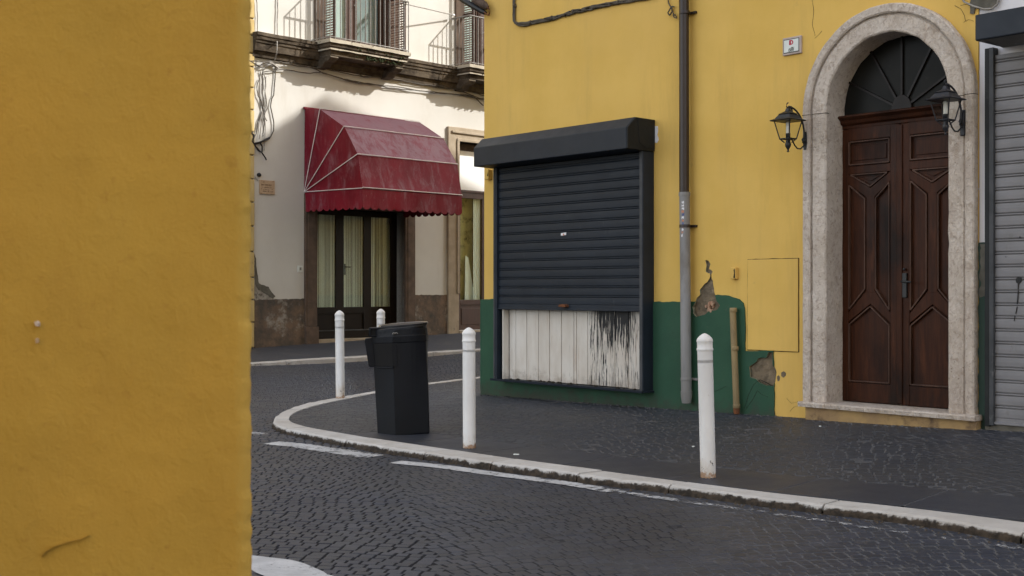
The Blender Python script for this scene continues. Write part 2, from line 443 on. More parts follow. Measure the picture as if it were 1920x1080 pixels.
def joints():
    m = M('gritty_joints')
    x = m.sep()['X']
    k = m.ramp(m.math('ADD', m.math('MULTIPLY', x, .15), m.noise(.6, 5, .6, off=(2, 5, 0))), .42, .66)     # pale grit swept towards one side
    c = m.mix(k, (.016, .017, .021), (.105, .105, .110))
    c = m.mix(m.ramp(m.noise(2.2, 7, .7), .52, .78), c, (.035, .035, .04))
    b = m.bump(m.noise(60, 5, .7), .5, .01)
    return m.out(c, .95, b, .1)
MAT['joint'] = joints()
MAT['pavejoint'] = mottled('dusty_paving_joints', (.098, .098, .104), (.064, .066, .072), 1.2, .95, .4, 60, .006, (.125, .123, .122), 3, (.60, .75), spec=.1)
def kerbmat():
    m = M('painted_travertine_kerb')
    c = m.mix(m.ramp(m.noise(3, 7, .65), .3, .7), (.56, .545, .53), (.44, .42, .40))
    c = m.mix(m.math('MULTIPLY', m.geo().outputs['Random Per Island'], .45), c, (.36, .33, .295))
    c = m.mix(m.math('MULTIPLY', m.ramp(m.noise(3.2, 8, .75, off=(8, 3, 1)), .50, .70), .5), c, (.30, .275, .25))
    c = m.mix(m.math('MULTIPLY', m.ramp(m.noise(13, 8, .75, off=(3, 1, 1)), .60, .72), .7), c, (.17, .15, .13))
    at = m.n('ShaderNodeAttribute'); at.attribute_name = 'edge'
    rag = m.math('ADD', m.math('MULTIPLY', m.noise(9, 7, .75, off=(5, 5, 1)), .55), m.math('MULTIPLY', m.noise(30, 5, .7, off=(1, 5, 1)), .25))
    moss = m.ramp(m.math('SUBTRACT', rag, at.outputs['Fac']), -.06, .05)
    c = m.mix(m.math('MULTIPLY', moss, .97), c, m.mix(m.ramp(m.noise(18, 6, .75), .40, .62), (.016, .012, .009), (.060, .043, .029)))
    b = m.bump(m.noise(16, 7, .7), .5, .012)
    return m.out(c, .85, b, .15)
MAT['kerb'] = kerbmat()
def roadpaint():
    m = M('worn_white_road_paint')
    tr = m.n('ShaderNodeBsdfTransparent'); mx = m.n('ShaderNodeMixShader')
    c = m.mix(m.ramp(m.noise(6, 6, .7), .3, .7), (.50, .505, .52), (.36, .365, .38))
    m.out(c, .8, m.bump(m.noise(30, 5, .6), .3, .006), .2)
    at = m.n('ShaderNodeAttribute'); at.attribute_name = 'wear'
    k = m.ramp(m.math('SUBTRACT', m.math('ADD', m.math('MULTIPLY', m.noise(5, 8, .75, (1, 1, 1), .5), .7), m.math('MULTIPLY', m.noise(28, 5, .7), .55)), at.outputs['Fac']), .10, .26)
    m.L.new(k, mx.inputs[0]); m.L.new(tr.outputs[0], mx.inputs[1]); m.L.new(m.b.outputs[0], mx.inputs[2])
    m.L.new(mx.outputs[0], m.N['Material Output'].inputs['Surface'])
    return m.m
MAT['paint'] = roadpaint()
def bollard_mat():
    m = M('chipped_white_bollard_paint')
    oi = m.n('ShaderNodeObjectInfo'); va = m.n('ShaderNodeVectorMath'); zonly = m.n('ShaderNodeVectorMath'); zonly.operation = 'MULTIPLY'; zonly.inputs[1].default_value = (1.7, 2.3, 0)
    m.L.new(oi.outputs['Location'], zonly.inputs[0]); m.L.new(m.tc.outputs['Object'], va.inputs[0]); m.L.new(zonly.outputs[0], va.inputs[1])
    class _T: outputs = {'Object': va.outputs[0]}
    m.tc = _T
    c = m.mix(m.ramp(m.noise(4, 6, .6, (1, 1, .5)), .3, .7), (.76, .745, .73), (.66, .645, .63))
    z = m.sep()['Z']
    low = m.ramp(z, .0, .30, True)
    chip = m.math('ADD', m.noise(24, 6, .7, (1, 1, .6), .5), m.math('MULTIPLY', low, .16))
    c = m.mix(m.math('MULTIPLY', m.ramp(m.math('ADD', m.noise(8, 6, .7, (1, 1, .4)), m.math('MULTIPLY', low, .25)), .55, .8), .55), c, (.52, .43, .33))
    k = m.ramp(chip, .735, .75)
    c = m.mix(k, c, (.05, .045, .045))
    c = m.mix(m.math('MULTIPLY', m.ramp(m.math('ADD', m.noise(12, 5, .7), m.math('MULTIPLY', m.ramp(z, 0, .10, True), .35)), .68, .8), .85), c, (.30, .15, .06))
    b = m.bump(chip, -.1, .004)
    return m.out(c, .5, b, .4)
MAT['bollard'] = bollard_mat()
MAT['bin'] = mottled('black_bin_plastic', (.0045, .0055, .0085), (.0035, .004, .006), 3, .45, .12, 90, .002, (.008, .008, .009), 5, (.6, .8), spec=.22)
MAT['binbrown'] = mottled('black_brown_bin_panel', (.006, .005, .0048), (.0045, .004, .004), 4, .6, .1, 90, .002, spec=.18)
MAT['binmetal'] = mottled('dull_steel', (.45, .42, .38), (.30, .28, .26), 8, .4, .1, 60, .002, metal=.9, spec=.5)
MAT['iron'] = mottled('black_cast_iron', (.010, .012, .013), (.016, .017, .018), 9, .45, .2, 60, .002, spec=.4)
MAT['iron_blue'] = mottled('blue_black_cast_iron', (.017, .018, .025), (.012, .013, .017), 9, .45, .2, 60, .002, spec=.4)
MAT['railing'] = mottled('grey_railing_iron', (.27, .25, .23), (.16, .15, .135), 20, .5, .2, 60, .002, spec=.4)
MAT['brownpipe'] = mottled('dark_brown_pipe', (.032, .020, .016), (.024, .015, .012), 3, .4, .1, 40, .002, (.05, .04, .035), 4, (.6, .8), spec=.4)
MAT['greypipe'] = mottled('weathered_grey_pipe', (.26, .255, .255), (.20, .195, .19), 3, .6, .2, 40, .003, (.12, .10, .085), 2.2, (.5, .75), spec=.3, stretch=(1, 1, .4))
MAT['ochrepipe'] = mottled('ochre_painted_pipe', (.29, .215, .105), (.21, .155, .08), 3, .65, .2, 40, .003, (.12, .09, .06), 4, (.5, .75), spec=.3, stretch=(1, 1, .4))
MAT['cable'] = mottled('grimy_cable', (.10, .085, .065), (.06, .05, .04), 12, .7, .4, 60, .004)
MAT['palecable'] = mottled('sun_bleached_cable', (.34, .32, .29), (.24, .22, .20), 12, .7, .3, 60, .004)
MAT['blackcable'] = mottled('black_cable', (.02, .02, .02), (.035, .03, .03), 12, .6, .3, 60, .004)
MAT['blackpaint'] = mottled('black_splash', (.010, .010, .011), (.014, .014, .015), 12, .5, .2, 60, .002)
MAT['crack'] = mottled('crack_grime', (.075, .05, .025), (.11, .075, .035), 20, .95, .3, 60, .002)
MAT['darkgap'] = mottled('dark_gap', (.02, .016, .012), (.03, .024, .016), 20, .95, .3, 60, .002)
MAT['curtain'] = mottled('pale_blind_fabric', (.84, .92, .93), (.79, .87, .87), 5, .9, .1, 60, .002)
MAT['netcurtain'] = mottled('grey_net_curtain', (.46, .47, .50), (.40, .41, .44), 5, .9, .1, 60, .002)
MAT['glarecurtain'] = mottled('white_glare_curtain', (.72, .74, .76), (.66, .68, .70), 5, .9, .1, 60, .002)  # bright reflection in the pane put into a white curtain
MAT['whitepanel'] = mottled('white_sheet_panel', (.78, .78, .76), (.74, .74, .72), 1.5, .5, .05, 20, .002, (.6, .6, .57), 2, (.6, .8), spec=.3)
MAT['dark'] = mottled('dark_interior', (.010, .010, .011), (.014, .013, .012), 4, .9, .1, 20, .002, spec=.1)
MAT['roof'] = mottled('roof_tiles', (.30, .15, .09), (.22, .11, .07), 5, .9, .4, 30, .01)
MAT['plaque_white'] = mottled('white_enamel', (.66, .69, .66), (.60, .63, .60), 12, .4, .05, 60, .001, (.42, .42, .40), 30, (.66, .75))
MAT['plaque_frame'] = mottled('pinkish_stone_frame', (.48, .40, .37), (.40, .33, .30), 20, .8, .3, 60, .002)
MAT['red'] = mottled('faded_red_print', (.42, .015, .05), (.36, .02, .05), 20, .5, .05, 60, .001)
MAT['ink'] = mottled('dark_green_ink', (.035, .045, .035), (.05, .055, .045), 20, .5, .05, 60, .001)
MAT['tan_plaque'] = mottled('tan_marble_plaque', (.46, .34, .23), (.38, .27, .17), 14, .8, .2, 60, .002, (.24, .16, .10), 16, (.58, .75))
MAT['engrave'] = mottled('brown_engraving', (.15, .09, .05), (.11, .07, .04), 20, .8, .1, 60, .001)
MAT['moss'] = mottled('moss', (.030, .042, .012), (.018, .026, .008), 20, .95, .6, 50, .01)
MAT['lampwhite'] = mottled('white_lamp_tube', (.75, .75, .72), (.68, .68, .66), 9, .5, .05, 60, .001)
MAT['st_white'] = mottled('white_sticker', (.75, .75, .78), (.7, .7, .72), 9, .5, .05, 60, .001)
MAT['st_orange'] = mottled('orange_sticker', (.55, .22, .12), (.5, .2, .12), 9, .5, .05, 60, .001)
MAT['st_blue'] = mottled('blue_sticker', (.10, .13, .27), (.08, .10, .22), 9, .5, .05, 60, .001)
def glass(name, tint=(.85, .9, .88), refl=1.0, rough=.02):
    m = M(name)
    N, L = m.N, m.L
    tr = m.n('ShaderNodeBsdfTransparent'); tr.inputs[0].default_value = tint + (1,)
    gl = m.n('ShaderNodeBsdfGlossy'); gl.inputs['Roughness'].default_value = rough
    wv = m.bump(m.noise(1.5, 2, .5), .04, .02); L.new(wv, gl.inputs['Normal'])
    fr = m.n('ShaderNodeFresnel'); fr.inputs['IOR'].default_value = 1.30 + .35 * refl
    bf = m.math('MULTIPLY', fr.outputs[0], m.math('SUBTRACT', 1.0, m.geo().outputs['Backfacing']))
    mx = m.n('ShaderNodeMixShader'); L.new(bf, mx.inputs[0]); L.new(tr.outputs[0], mx.inputs[1]); L.new(gl.outputs[0], mx.inputs[2])
    L.new(mx.outputs[0], N['Material Output'].inputs['Surface'])
    return m.m
MAT['glass'] = glass('window_glass')
MAT['shopglass'] = glass('shop_glass', (.94, .96, .92), 1.0)
MAT['lampglass'] = glass('lantern_glass', (.93, .93, .91), 0)
MAT['smoked'] = mottled('dark_dusty_fanlight_glass', (.010, .010, .009), (.015, .0145, .013), 5, .32, .03, 20, .002, (.03, .028, .025), 7, (.62, .75), spec=.06)

# ------------------------------------------------------------------ ground, kerb, pavement
def pts(l, fn=hp, dz=0.0): return [ghit(u, v, fn, dz) for u, v in l]
outer_px = [(1914, 1001), (1774, 975), (1661, 960), (1549, 948), (1408, 931), (1261, 911), (1100, 892), (983, 877), (900, 865), (840, 856), (759, 844), (676, 831), (593, 816), (535, 803.5), (518, 799), (512, 793), (513, 785), (521, 776), (544, 765), (581, 755), (622, 747.5), (706, 733), (810, 717.5), (907, 705.5)]
inner_px = [(1914, 974), (1745, 954), (1605, 939), (1464, 925), (1400, 917), (1261, 899.5), (1108, 879), (1011, 867), (934, 856.5), (829, 841), (690, 821), (607, 807), (573, 801), (550, 794.5), (542.5, 790), (541.5, 785.5), (547, 778), (558, 771.5), (588, 762), (627, 752.5), (707, 737), (810, 720.5), (907, 708)]
def resample(P, n):
    L = [0]
    for a, b in zip(P, P[1:]): L.append(L[-1] + (b - a).length)
    out = []; j = 0
    for i in range(n):
        t = L[-1] * i / (n - 1)
        while j < len(P) - 2 and L[j + 1] < t: j += 1
        k = (t - L[j]) / max(L[j + 1] - L[j], 1e-9)
        out.append(P[j].lerp(P[j + 1], k))
    return out
def flat(p): return Vector((p[0], p[1], 0))
def smooth(P, it=2):
    for _ in range(it):
        P = [P[0]] + [(P[i - 1] + P[i] * 2 + P[i + 1]) / 4 for i in range(1, len(P) - 1)] + [P[-1]]
    return P
ko = [flat(p) for p in pts(outer_px)]; ki = [flat(p) for p in pts(inner_px)]
# carry the kerb on, out of the frame to the right and behind the corner
dr = (ko[0] - ko[3]).normalized(); ko = [ko[0] + dr * 9] + ko; ki = [ki[0] + dr * 9] + ki
db = (ko[-1] - ko[-4]).normalized(); ko = ko + [ko[-1] + db * 10]; ki = ki + [ki[-1] + db * 10]
# matched pairs: foot of every outer sample on the inner line
ko = smooth(resample(ko, 340), 3)
kin = resample(ki, 1500)
kpair = []; j0 = 0
for p in ko:
    j = min(range(max(0, j0 - 5), min(len(kin), j0 + 60)), key=lambda q: (kin[q] - p).length); j0 = j; kpair.append(kin[j])
kpair = smooth(kpair, 4)
def lift(p, dz=0.0): return Vector((p.x, p.y, hp(p.x, p.y) + dz))
mb = MB(); acc = 0; lens = [0]
for a, b in zip(ko, ko[1:]): lens.append(lens[-1] + (b - a).length)
i = 0
while i < len(ko) - 1:
    tgt = lens[i] + R.uniform(.65, 1.25); j = i + 1
    while j < len(ko) - 1 and lens[j] < tgt: j += 1
    hz = R.uniform(-.004, .004); ring = []
    for q in range(i, j + 1):
        o, n_ = ko[q], kpair[q]; a = (n_ - o)
        t = .004 / .1 if q == i else (-.004 / .1 if q == j else 0)
        tang = (ko[min(q + 1, len(ko) - 1)] - ko[max(q - 1, 0)]).normalized() * (.007 if q == i else -.007 if q == j else 0)
        o = o + tang; n_ = n_ + tang
        w = a.normalized(); jit = noise.noise(Vector((o.x * 3, o.y * 3, 1))) * .016 + noise.noise(Vector((o.x * 11, o.y * 11, 4))) * .012
        z0 = hp(o.x, o.y); jz = noise.noise(Vector((o.x * 7, o.y * 7, 9))) * .006
        ring.append([Vector((o.x, o.y, z0 - KERB - .03)) + w * (jit - .012), Vector((o.x, o.y, z0 - .03)) + w * (jit - .004), Vector((o.x, o.y, z0 - .006 + jz + hz)) + w * (jit + .004),
                     Vector((o.x, o.y, z0 + .006 + jz + hz)) + w * (jit + .025), Vector((n_.x, n_.y, z0 + .005 + hz)) - w * .004, Vector((n_.x, n_.y, z0 - .06))])
    v = [p for rr in ring for p in rr]; f = []
    for q in range(len(ring) - 1):
        for k in range(5): f.append((q * 6 + k, (q + 1) * 6 + k, (q + 1) * 6 + k + 1, q * 6 + k + 1))
    f.append(tuple(range(6))); f.append(tuple(range(len(v) - 1, len(v) - 7, -1)))
    mb.add(v, f); i = j
kob = struct('kerb', mb, MAT['kerb'])
at = kob.data.attributes.new('edge', 'FLOAT', 'POINT'); EV = (.0, .30, .44, .62, 1.2, 1.2); at.data.foreach_set('value', [EV[k % 6] for k in range(len(kob.data.vertices))])

# far kerb along the cream building
KL, KR = flat(ghit(466, 681)), flat(ghit(906, 655))
KL = Vector((_ctrl[5][0], _ctrl[5][1], 0)); KR = Vector((_ctrl[6][0], _ctrl[6][1], 0))
kd = (KR - KL).normalized(); kn = Vector((-kd.y, kd.x, 0))        # kn points to the cream wall
mb = MB()
s = -9.0
def fz(p):
    t = (p - KL).dot(kd) / (KR - KL).length
    return _ctrl[5][2] + (_ctrl[6][2] - _ctrl[5][2]) * min(max(t, -1.2), 2.5)
while s < 16:
    e = s + R.uniform(.9, 1.5); hz = R.uniform(-.006, .006)
    v = []
    n_ = 8
    for q in range(n_ + 1):
        p = KL + kd * (s + .005 + (e - s - .01) * q / n_); z = fz(p) + hz; jt = noise.noise(p * 4) * .02; jz = noise.noise(p * 5 + Vector((3, 0, 0))) * .008
        v += [p + kn * (jt - .01) + Vector((0, 0, z - .16)), p + kn * jt + Vector((0, 0, z - .015 + jz)), p + kn * (jt + .025) + Vector((0, 0, z + jz)), p + kn * .24 + Vector((0, 0, z)), p + kn * .24 + Vector((0, 0, z - .06))]
    f = []
    for q in range(n_):
        for k in range(4): f.append((q * 5 + k, (q + 1) * 5 + k, (q + 1) * 5 + k + 1, q * 5 + k + 1))
    f += [tuple(range(5)), tuple(range(len(v) - 1, len(v) - 6, -1))]
    mb.add(v, f); s = e
m_fk = mottled('bare_stone_kerb', (.47, .455, .44), (.36, .345, .33), 4, .85, .5, 16, .012, (.10, .09, .08), 6, (.56, .7), spec=.15)
struct('kerb', mb, m_fk)

# pavement surfaces
def inpoly(x, y, P):
    c = False; j = len(P) - 1
    for i in range(len(P)):
        a, b = P[i], P[j]
        if (a[1] > y) != (b[1] > y) and x < (b[0] - a[0]) * (y - a[1]) / (b[1] - a[1]) + a[0]: c = not c
        j = i
    return c
def fill(P, fn, step):
    """triangulated sheet over polygon P following fn"""
    P = [Vector((p[0], p[1])) for p in P]
    xs = [p.x for p in P]; ys = [p.y for p in P]; V = list(P); n0 = len(P)
    y = min(ys)
    while y < max(ys):
        x = min(xs)
        while x < max(xs):
            if inpoly(x, y, P): V.append(Vector((x + R.uniform(-.02, .02), y + R.uniform(-.02, .02))))
            x += step
        y += step
    r = delaunay_2d_cdt(V, [(i, (i + 1) % n0) for i in range(n0)], [], 1, 1e-4)
    m = MB(); m.add([(p.x, p.y, fn(p.x, p.y)) for p in r[0]], [tuple(f) for f in r[2]])
    return m
def wpt(fr, s, y=0): p = fr.world(s, y, 0); return (p.x, p.y)
side_far = (YB.o[0] + CB.d[0] * 12, YB.o[1] + CB.d[1] * 12)
pav = [tuple(p[:2]) for p in kpair] + [(side_far[0] + .3, side_far[1]), wpt(YB, .3, .3), wpt(YB, 18, .3)]
pav_out = [tuple(p[:2]) for p in ko] + pav[-3:]
struct('pavement', fill(pav, lambda x, y: hp(x, y) - .0014, .35), MAT['pavejoint'])
def cream_ground(s): return .255 + .0285 * min(max(s, -4), 14)
mb = MB(); v = []; f = []
N = 40
for q in range(N + 1):
    a = KL + kd * (-9 + 25 * q / N) + kn * .23
    s = (a.x - CB.o[0]) * CB.d[0] + (a.y - CB.o[1]) * CB.d[1]
    b = CB.world(s, .1, 0)
    for k in range(5):
        t = k / 4; p = a.lerp(Vector((b.x, b.y, 0)), t); v.append((p.x, p.y, (fz(a) - .004) * (1 - t) + cream_ground(s) * t))
for q in range(N):
    for k in range(4): f.append((q * 5 + k, (q + 1) * 5 + k, (q + 1) * 5 + k + 1, q * 5 + k + 1))
mb.add(v, f); struct('pavement', mb, mottled('far_basalt_pavement', (.050, .053, .064), (.038, .041, .051), 14, .6, .6, 12, .02, (.075, .072, .072), 2.0, (.52, .7), spec=.3))

# road base sheet, out to the horizon
tx = [-400, -120, -50, -25] + [-14 + .4 * i for i in range(71)] + [25, 50, 120, 400]
ty = [-300, -100, -40, -15, -5] + [0 + .4 * i for i in range(80)] + [40, 60, 120, 400]
v = [(x, y, hr(x, y) - .0021) for y in ty for x in tx]; nx = len(tx)
f = [(j * nx + i, j * nx + i + 1, (j + 1) * nx + i + 1, (j + 1) * nx + i) for j in range(len(ty) - 1) for i in range(nx - 1)]
mb = MB().add(v, f); struct('ground', mb, MAT['joint'])

def cobbles(ok, fn, org, ang, bbox, size, gap, strip, rise, depth, tilt=.02, jit=.006, inset=.10):
    ca, sa = math.cos(ang), math.sin(ang); mb = MB(); V, Fc = [], []
    W = strip
    pmin, pmax, qmin, qmax = bbox
    k = 0; q = qmin
    while q < qmax:
        hk = size * R.uniform(.90, 1.12)
        p = pmin - R.random() * size
        while p < pmax:
            wk = size * R.choice((R.uniform(.88, 1.02), R.uniform(.96, 1.10), R.uniform(1.05, 1.22)))
            pc = p + wk / 2
            t = ((pc / W) % 1.0) * 2 - 1
            yy = q + rise * (1 - t * t); sl = math.atan2(-2 * t * rise * 2 / W, 1)
            x = org[0] + ca * pc - sa * yy; y = org[1] + sa * pc + ca * yy
            if ok(x, y):
                w = wk / 2 - gap / 2; h = hk / 2 - gap / 2
                a = ang + sl + R.gauss(0, .02); c_, s_ = math.cos(a), math.sin(a)
                cx, cy = x + R.gauss(0, jit), y + R.gauss(0, jit)
                tx_, ty_ = R.gauss(0, tilt), R.gauss(0, tilt)
                gx = (fn(cx + .2, cy) - fn(cx - .2, cy)) / .4; gy = (fn(cx, cy + .2) - fn(cx, cy - .2)) / .4
                z0 = fn(cx, cy) + R.gauss(0, .0007) + (.0035 * max(0, noise.noise(Vector((cx * .5, cy * .5, 3))) + .2 - .25 * cx) if depth > .004 else 0); b = len(V)
                cj = [(R.uniform(-.06, .06), R.uniform(-.06, .06)) for _ in range(4)]
                for lev in (0, 1):
                    for q_, (i_, j_) in enumerate(((-1, -1), (1, -1), (1, 1), (-1, 1))):
                        iw = w * (1 + cj[q_][0]) - (inset * size if lev else 0); ih = h * (1 + cj[q_][1]) - (inset * size if lev else 0)
                        dx, dy = i_ * iw, j_ * ih; X = c_ * dx - s_ * dy; Y = s_ * dx + c_ * dy
                        V.append((cx + X, cy + Y, z0 + X * (gx + tx_) + Y * (gy + ty_) - (0 if lev else depth)))
                V.append((cx, cy, z0 + depth * .08))
                Fc += [(b + 4 + i, b + 4 + (i + 1) % 4, b + 8) for i in range(4)] + [(b + i, b + (i + 1) % 4, b + 4 + (i + 1) % 4, b + 4 + i) for i in range(4)]
            p += wk
        q += hk; k += 1
    mb.add(V, Fc); return mb
def seen(x, y, pad=1.1):
    return 4.3 < y < 28 and -.225 * y - pad < x < .405 * y + pad and (x > -.205 * y - .9)
def road_ok(x, y):
    if not seen(x, y): return False
    if (Vector((x, y, 0)) - KL).dot(kn) > .02: return False
    return not inpoly(x, y, pav_out)
struct('road', cobbles(road_ok, hr, (0, 4), math.radians(9), (-9, 9, -4, 26), .076, .0068, 3.4, .34, .005, .005, .0012, .035), MAT['cobble'])
# border slabs along the kerb, then small setts up to the wall
BW = .62
inn = []
for q, p in enumerate(kpair):
    t = (kpair[min(q + 3, len(kpair) - 1)] - kpair[max(q - 3, 0)]).normalized(); inn.append(p + Vector((t.y, -t.x, 0)) * BW)
front = [q for q in range(len(kpair)) if ko[q].y < 11.6 and ko[q].x > -1.7]
mb = MB(); q0 = front[0]; lk = [0]
for a, b in zip(kpair, kpair[1:]): lk.append(lk[-1] + (b - a).length)
i = q0
while i < front[-1]:
    j = i + 1; tgt = lk[i] + R.uniform(.75, 1.05)
    while j < front[-1] and lk[j] < tgt: j += 1
    a, b, c_, d_ = kpair[i], kpair[j], inn[j], inn[i]; e = (b - a).normalized() * .007; w_ = (d_ - a).normalized() * .006
    qd = [a + e + w_, b - e + w_, c_ - e - w_, d_ + e - w_]; hz = R.uniform(-.002, .002)
    mb.add([(p.x, p.y, hp(p.x, p.y) - .02) for p in qd] + [(p.x, p.y, hp(p.x, p.y) + .0006 + hz * .3) for p in qd], [(3, 2, 1, 0), (4, 5, 6, 7), (0, 1, 5, 4), (1, 2, 6, 5), (2, 3, 7, 6), (3, 0, 4, 7)])
    i = j
struct('pavement', mb, MAT['slab'], .004)
slabpoly = [tuple(kpair[q][:2]) for q in front] + [tuple(inn[q][:2]) for q in reversed(front)]
def pav_ok(x, y):
    if not seen(x, y): return False
    if inpoly(x, y, slabpoly) or not inpoly(x, y, pav): return False
    return ((x - YB.o[0]) * YB.n[0] + (y - YB.o[1]) * YB.n[1]) > .03 or (x < YB.o[0])
struct('pavement', cobbles(pav_ok, hp, (0, 8), YB.ang + math.radians(46), (-9, 9, -6, 14), .092, .009, 2.9, .24, .003, .004, .0015, .03), MAT['pave'])

# painted lines on the setts
def paint_strip(px, wide, wear, name='road_marking'):
    c = [flat(ghit(u, v, hr)) for u, v in px]; c = resample(c, max(8, int(sum((b - a).length for a, b in zip(c, c[1:])) / .06)))
    mb = MB(); v = []; f = []; ws = []
    for q, p in enumerate(c):
        t = (c[min(q + 1, len(c) - 1)] - c[max(q - 1, 0)]).normalized(); nrm = Vector((-t.y, t.x, 0)); k = q / (len(c) - 1)
        w0 = wide[0] + (wide[1] - wide[0]) * k
        for j, o in enumerate((-.5, -.3, 0, .3, .5)):
            pp = p + nrm * (w0 * o * (1 + .12 * noise.noise(p * 9 + Vector((o, 0, 0))))); v.append((pp.x, pp.y, hr(pp.x, pp.y) + .0058)); ws.append(wear[0] + (wear[1] - wear[0]) * k + (.05 if abs(o) == .5 else 0))
    for q in range(len(c) - 1):
        for j in range(4): f.append((q * 5 + j, q * 5 + j + 1, (q + 1) * 5 + j + 1, (q + 1) * 5 + j))
    mb.add(v, f); o = struct(name, mb, MAT['paint'])
    at = o.data.attributes.new('wear', 'FLOAT', 'POINT'); at.data.foreach_set('value', ws[:len(o.data.vertices)])
    return o
paint_strip([(508, 831), (560, 836), (620, 845), (704, 857)], (.24, .25), (.34, .42))
paint_strip([(742, 867), (830, 876), (900, 886), (1067, 908), (1150, 922)], (.16, .13), (.32, .43))
paint_strip([(1150, 922), (1233, 934), (1372, 953), (1506, 973)], (.09, .07), (.46, .52))
paint_strip([(1506, 973), (1689, 998), (1810, 1015), (1990, 1042)], (.07, .06), (.52, .54))
paint_strip([(455, 811), (478, 813), (494, 815)], (.12, .14), (.40, .46))
paint_strip([(400, 1050), (470, 1056), (520, 1063), (600, 1100), (680, 1150)], (.30, .26), (.30, .34))
# ------------------------------------------------------------------ helpers for facades
def wall_cols(mb, S0, S1, Z0, Z1, opens, y0, y1):
    xs = sorted(set([S0, S1] + [min(max(o[i], S0), S1) for o in opens for i in (0, 1)]))
    for a, b in zip(xs, xs[1:]):
        if b - a < 1e-5: continue
        m_ = (a + b) / 2; cuts = sorted((o[2], o[3]) for o in opens if o[0] < m_ < o[1]); z = Z0
        for c0, c1 in cuts:
            if c0 > z: mb.box(a, b, y0, y1, z, c0)
            z = max(z, c1)
        if z < Z1: mb.box(a, b, y0, y1, z, Z1)
    return mb
def P(fr, l, o=0.0): return [fr.pix(u, v, o) for u, v in l]
def rough_edge(pl, amp, step=.03, seed=0):
    out = []
    for i in range(len(pl)):
        a, b = pl[i], pl[(i + 1) % len(pl)]; n = max(1, int(math.hypot(b[0] - a[0], b[1] - a[1]) / step))
        for k in range(n):
            t = k / n; x, z = a[0] + (b[0] - a[0]) * t, a[1] + (b[1] - a[1]) * t
            out.append((x + amp * noise.noise(Vector((x * 14, z * 14, seed))), z + amp * noise.noise(Vector((x * 14, z * 14, seed + 7)))))
    return out
def rod(fr, l, r, n=6, mb=None):
    """tube through pixels given as (u, v, offset)"""
    mb = mb or MB(); path = []
    for u, v, o in l:
        s, z = fr.pix(u, v, o); path.append((s, -o, z))
    return mb.tube(path, r, n)
def wob(path, amp, n=6, seed=0):
    """subdivide a path and let it hang a little crooked"""
    out = []
    for a, b in zip(path, path[1:]):
        for k in range(n):
            t = k / n; p = [a[i] + (b[i] - a[i]) * t for i in range(3)]
            q = Vector(p) * 6 + Vector((seed, 0, 0)); out.append((p[0] + amp * noise.noise(q), p[1] + .3 * amp * noise.noise(q + Vector((9, 0, 0))), p[2] + amp * noise.noise(q + Vector((0, 9, 0)))))
    return out + [path[-1]]
def rods(fr, l, r, amp=.01, n=6, seed=0, mb=None, sub=6):
    mb = mb or MB(); path = []
    for u, v, o in l:
        s, z = fr.pix(u, v, o); path.append((s, -o, z))
    return mb.tube(wob(path, amp, sub, seed), r, n)

# ------------------------------------------------------------------ sun direction (from the balcony's shadow on the cream wall)
SUN = Vector((.978, .140, .75)).normalized()
# gable profile on the side street: the shadow edge on the cream wall, carried back along the sun
SD = Frame(YB.o[0], YB.o[1], CB.d[0], CB.d[1])
def back(u, v):
    s, z = CB.pix(u, v, 0); w = CB.world(s, 0, z)
    dist = (w.x - YB.o[0]) * -CB.n[0] + (w.y - YB.o[1]) * -CB.n[1]      # behind the side wall plane
    k = dist / (SUN.x * CB.n[0] + SUN.y * CB.n[1]); p = w + SUN * k
    return (p.x - YB.o[0]) * CB.d[0] + (p.y - YB.o[1]) * CB.d[1], p.z
ridge = back(604, 194); gl = back(485, 272); gr = back(890, 338)
SIDE_L = gr[0] + 3.0
EAVE = gl[1] - .15
sl_r = (gr[1] - ridge[1]) / (gr[0] - ridge[0])
# ------------------------------------------------------------------ the yellow building
yb = Thing('yellow_building', 'yellow plastered corner building with green base and arched stone doorway', 'building', YB, (0, 0, 0))
pLo, pRo = YB.pix(1505, 300, .05)[0], YB.pix(1828, 300, .05)[0]
pLi, pRi = YB.pix(1548, 300, .05)[0], YB.pix(1777, 300, .05)[0]
SCn = (pLi + pRi) / 2; RI = (pRi - pLi) / 2; RO = (pRo - pLo) / 2 - .005
ZS = YB.pix(1690, 55, .05)[1] - RI
END = SCn + RO + .002
TOPZ = EAVE
GAB = [(0, EAVE), (gl[0] - .6, EAVE + .02), gl, ridge, gr, (SIDE_L, gr[1] + sl_r * 3.0)]
# front wall with the doorway cut out
mb = MB()
ha = RI + .06
out = [(0, -.6), (SCn - ha, -.6), (SCn - ha, ZS)] + [(SCn - ha * math.cos(a), ZS + ha * math.sin(a)) for a in [math.pi * k / 24 for k in range(1, 24)]] + [(SCn + ha, ZS), (SCn + ha, -.6), (END, -.6), (END, TOPZ), (0, TOPZ)]
mb.poly(out, 0, .45)
front_wall = part(yb, 'wall', mb, MAT['yellow']); mb = MB()
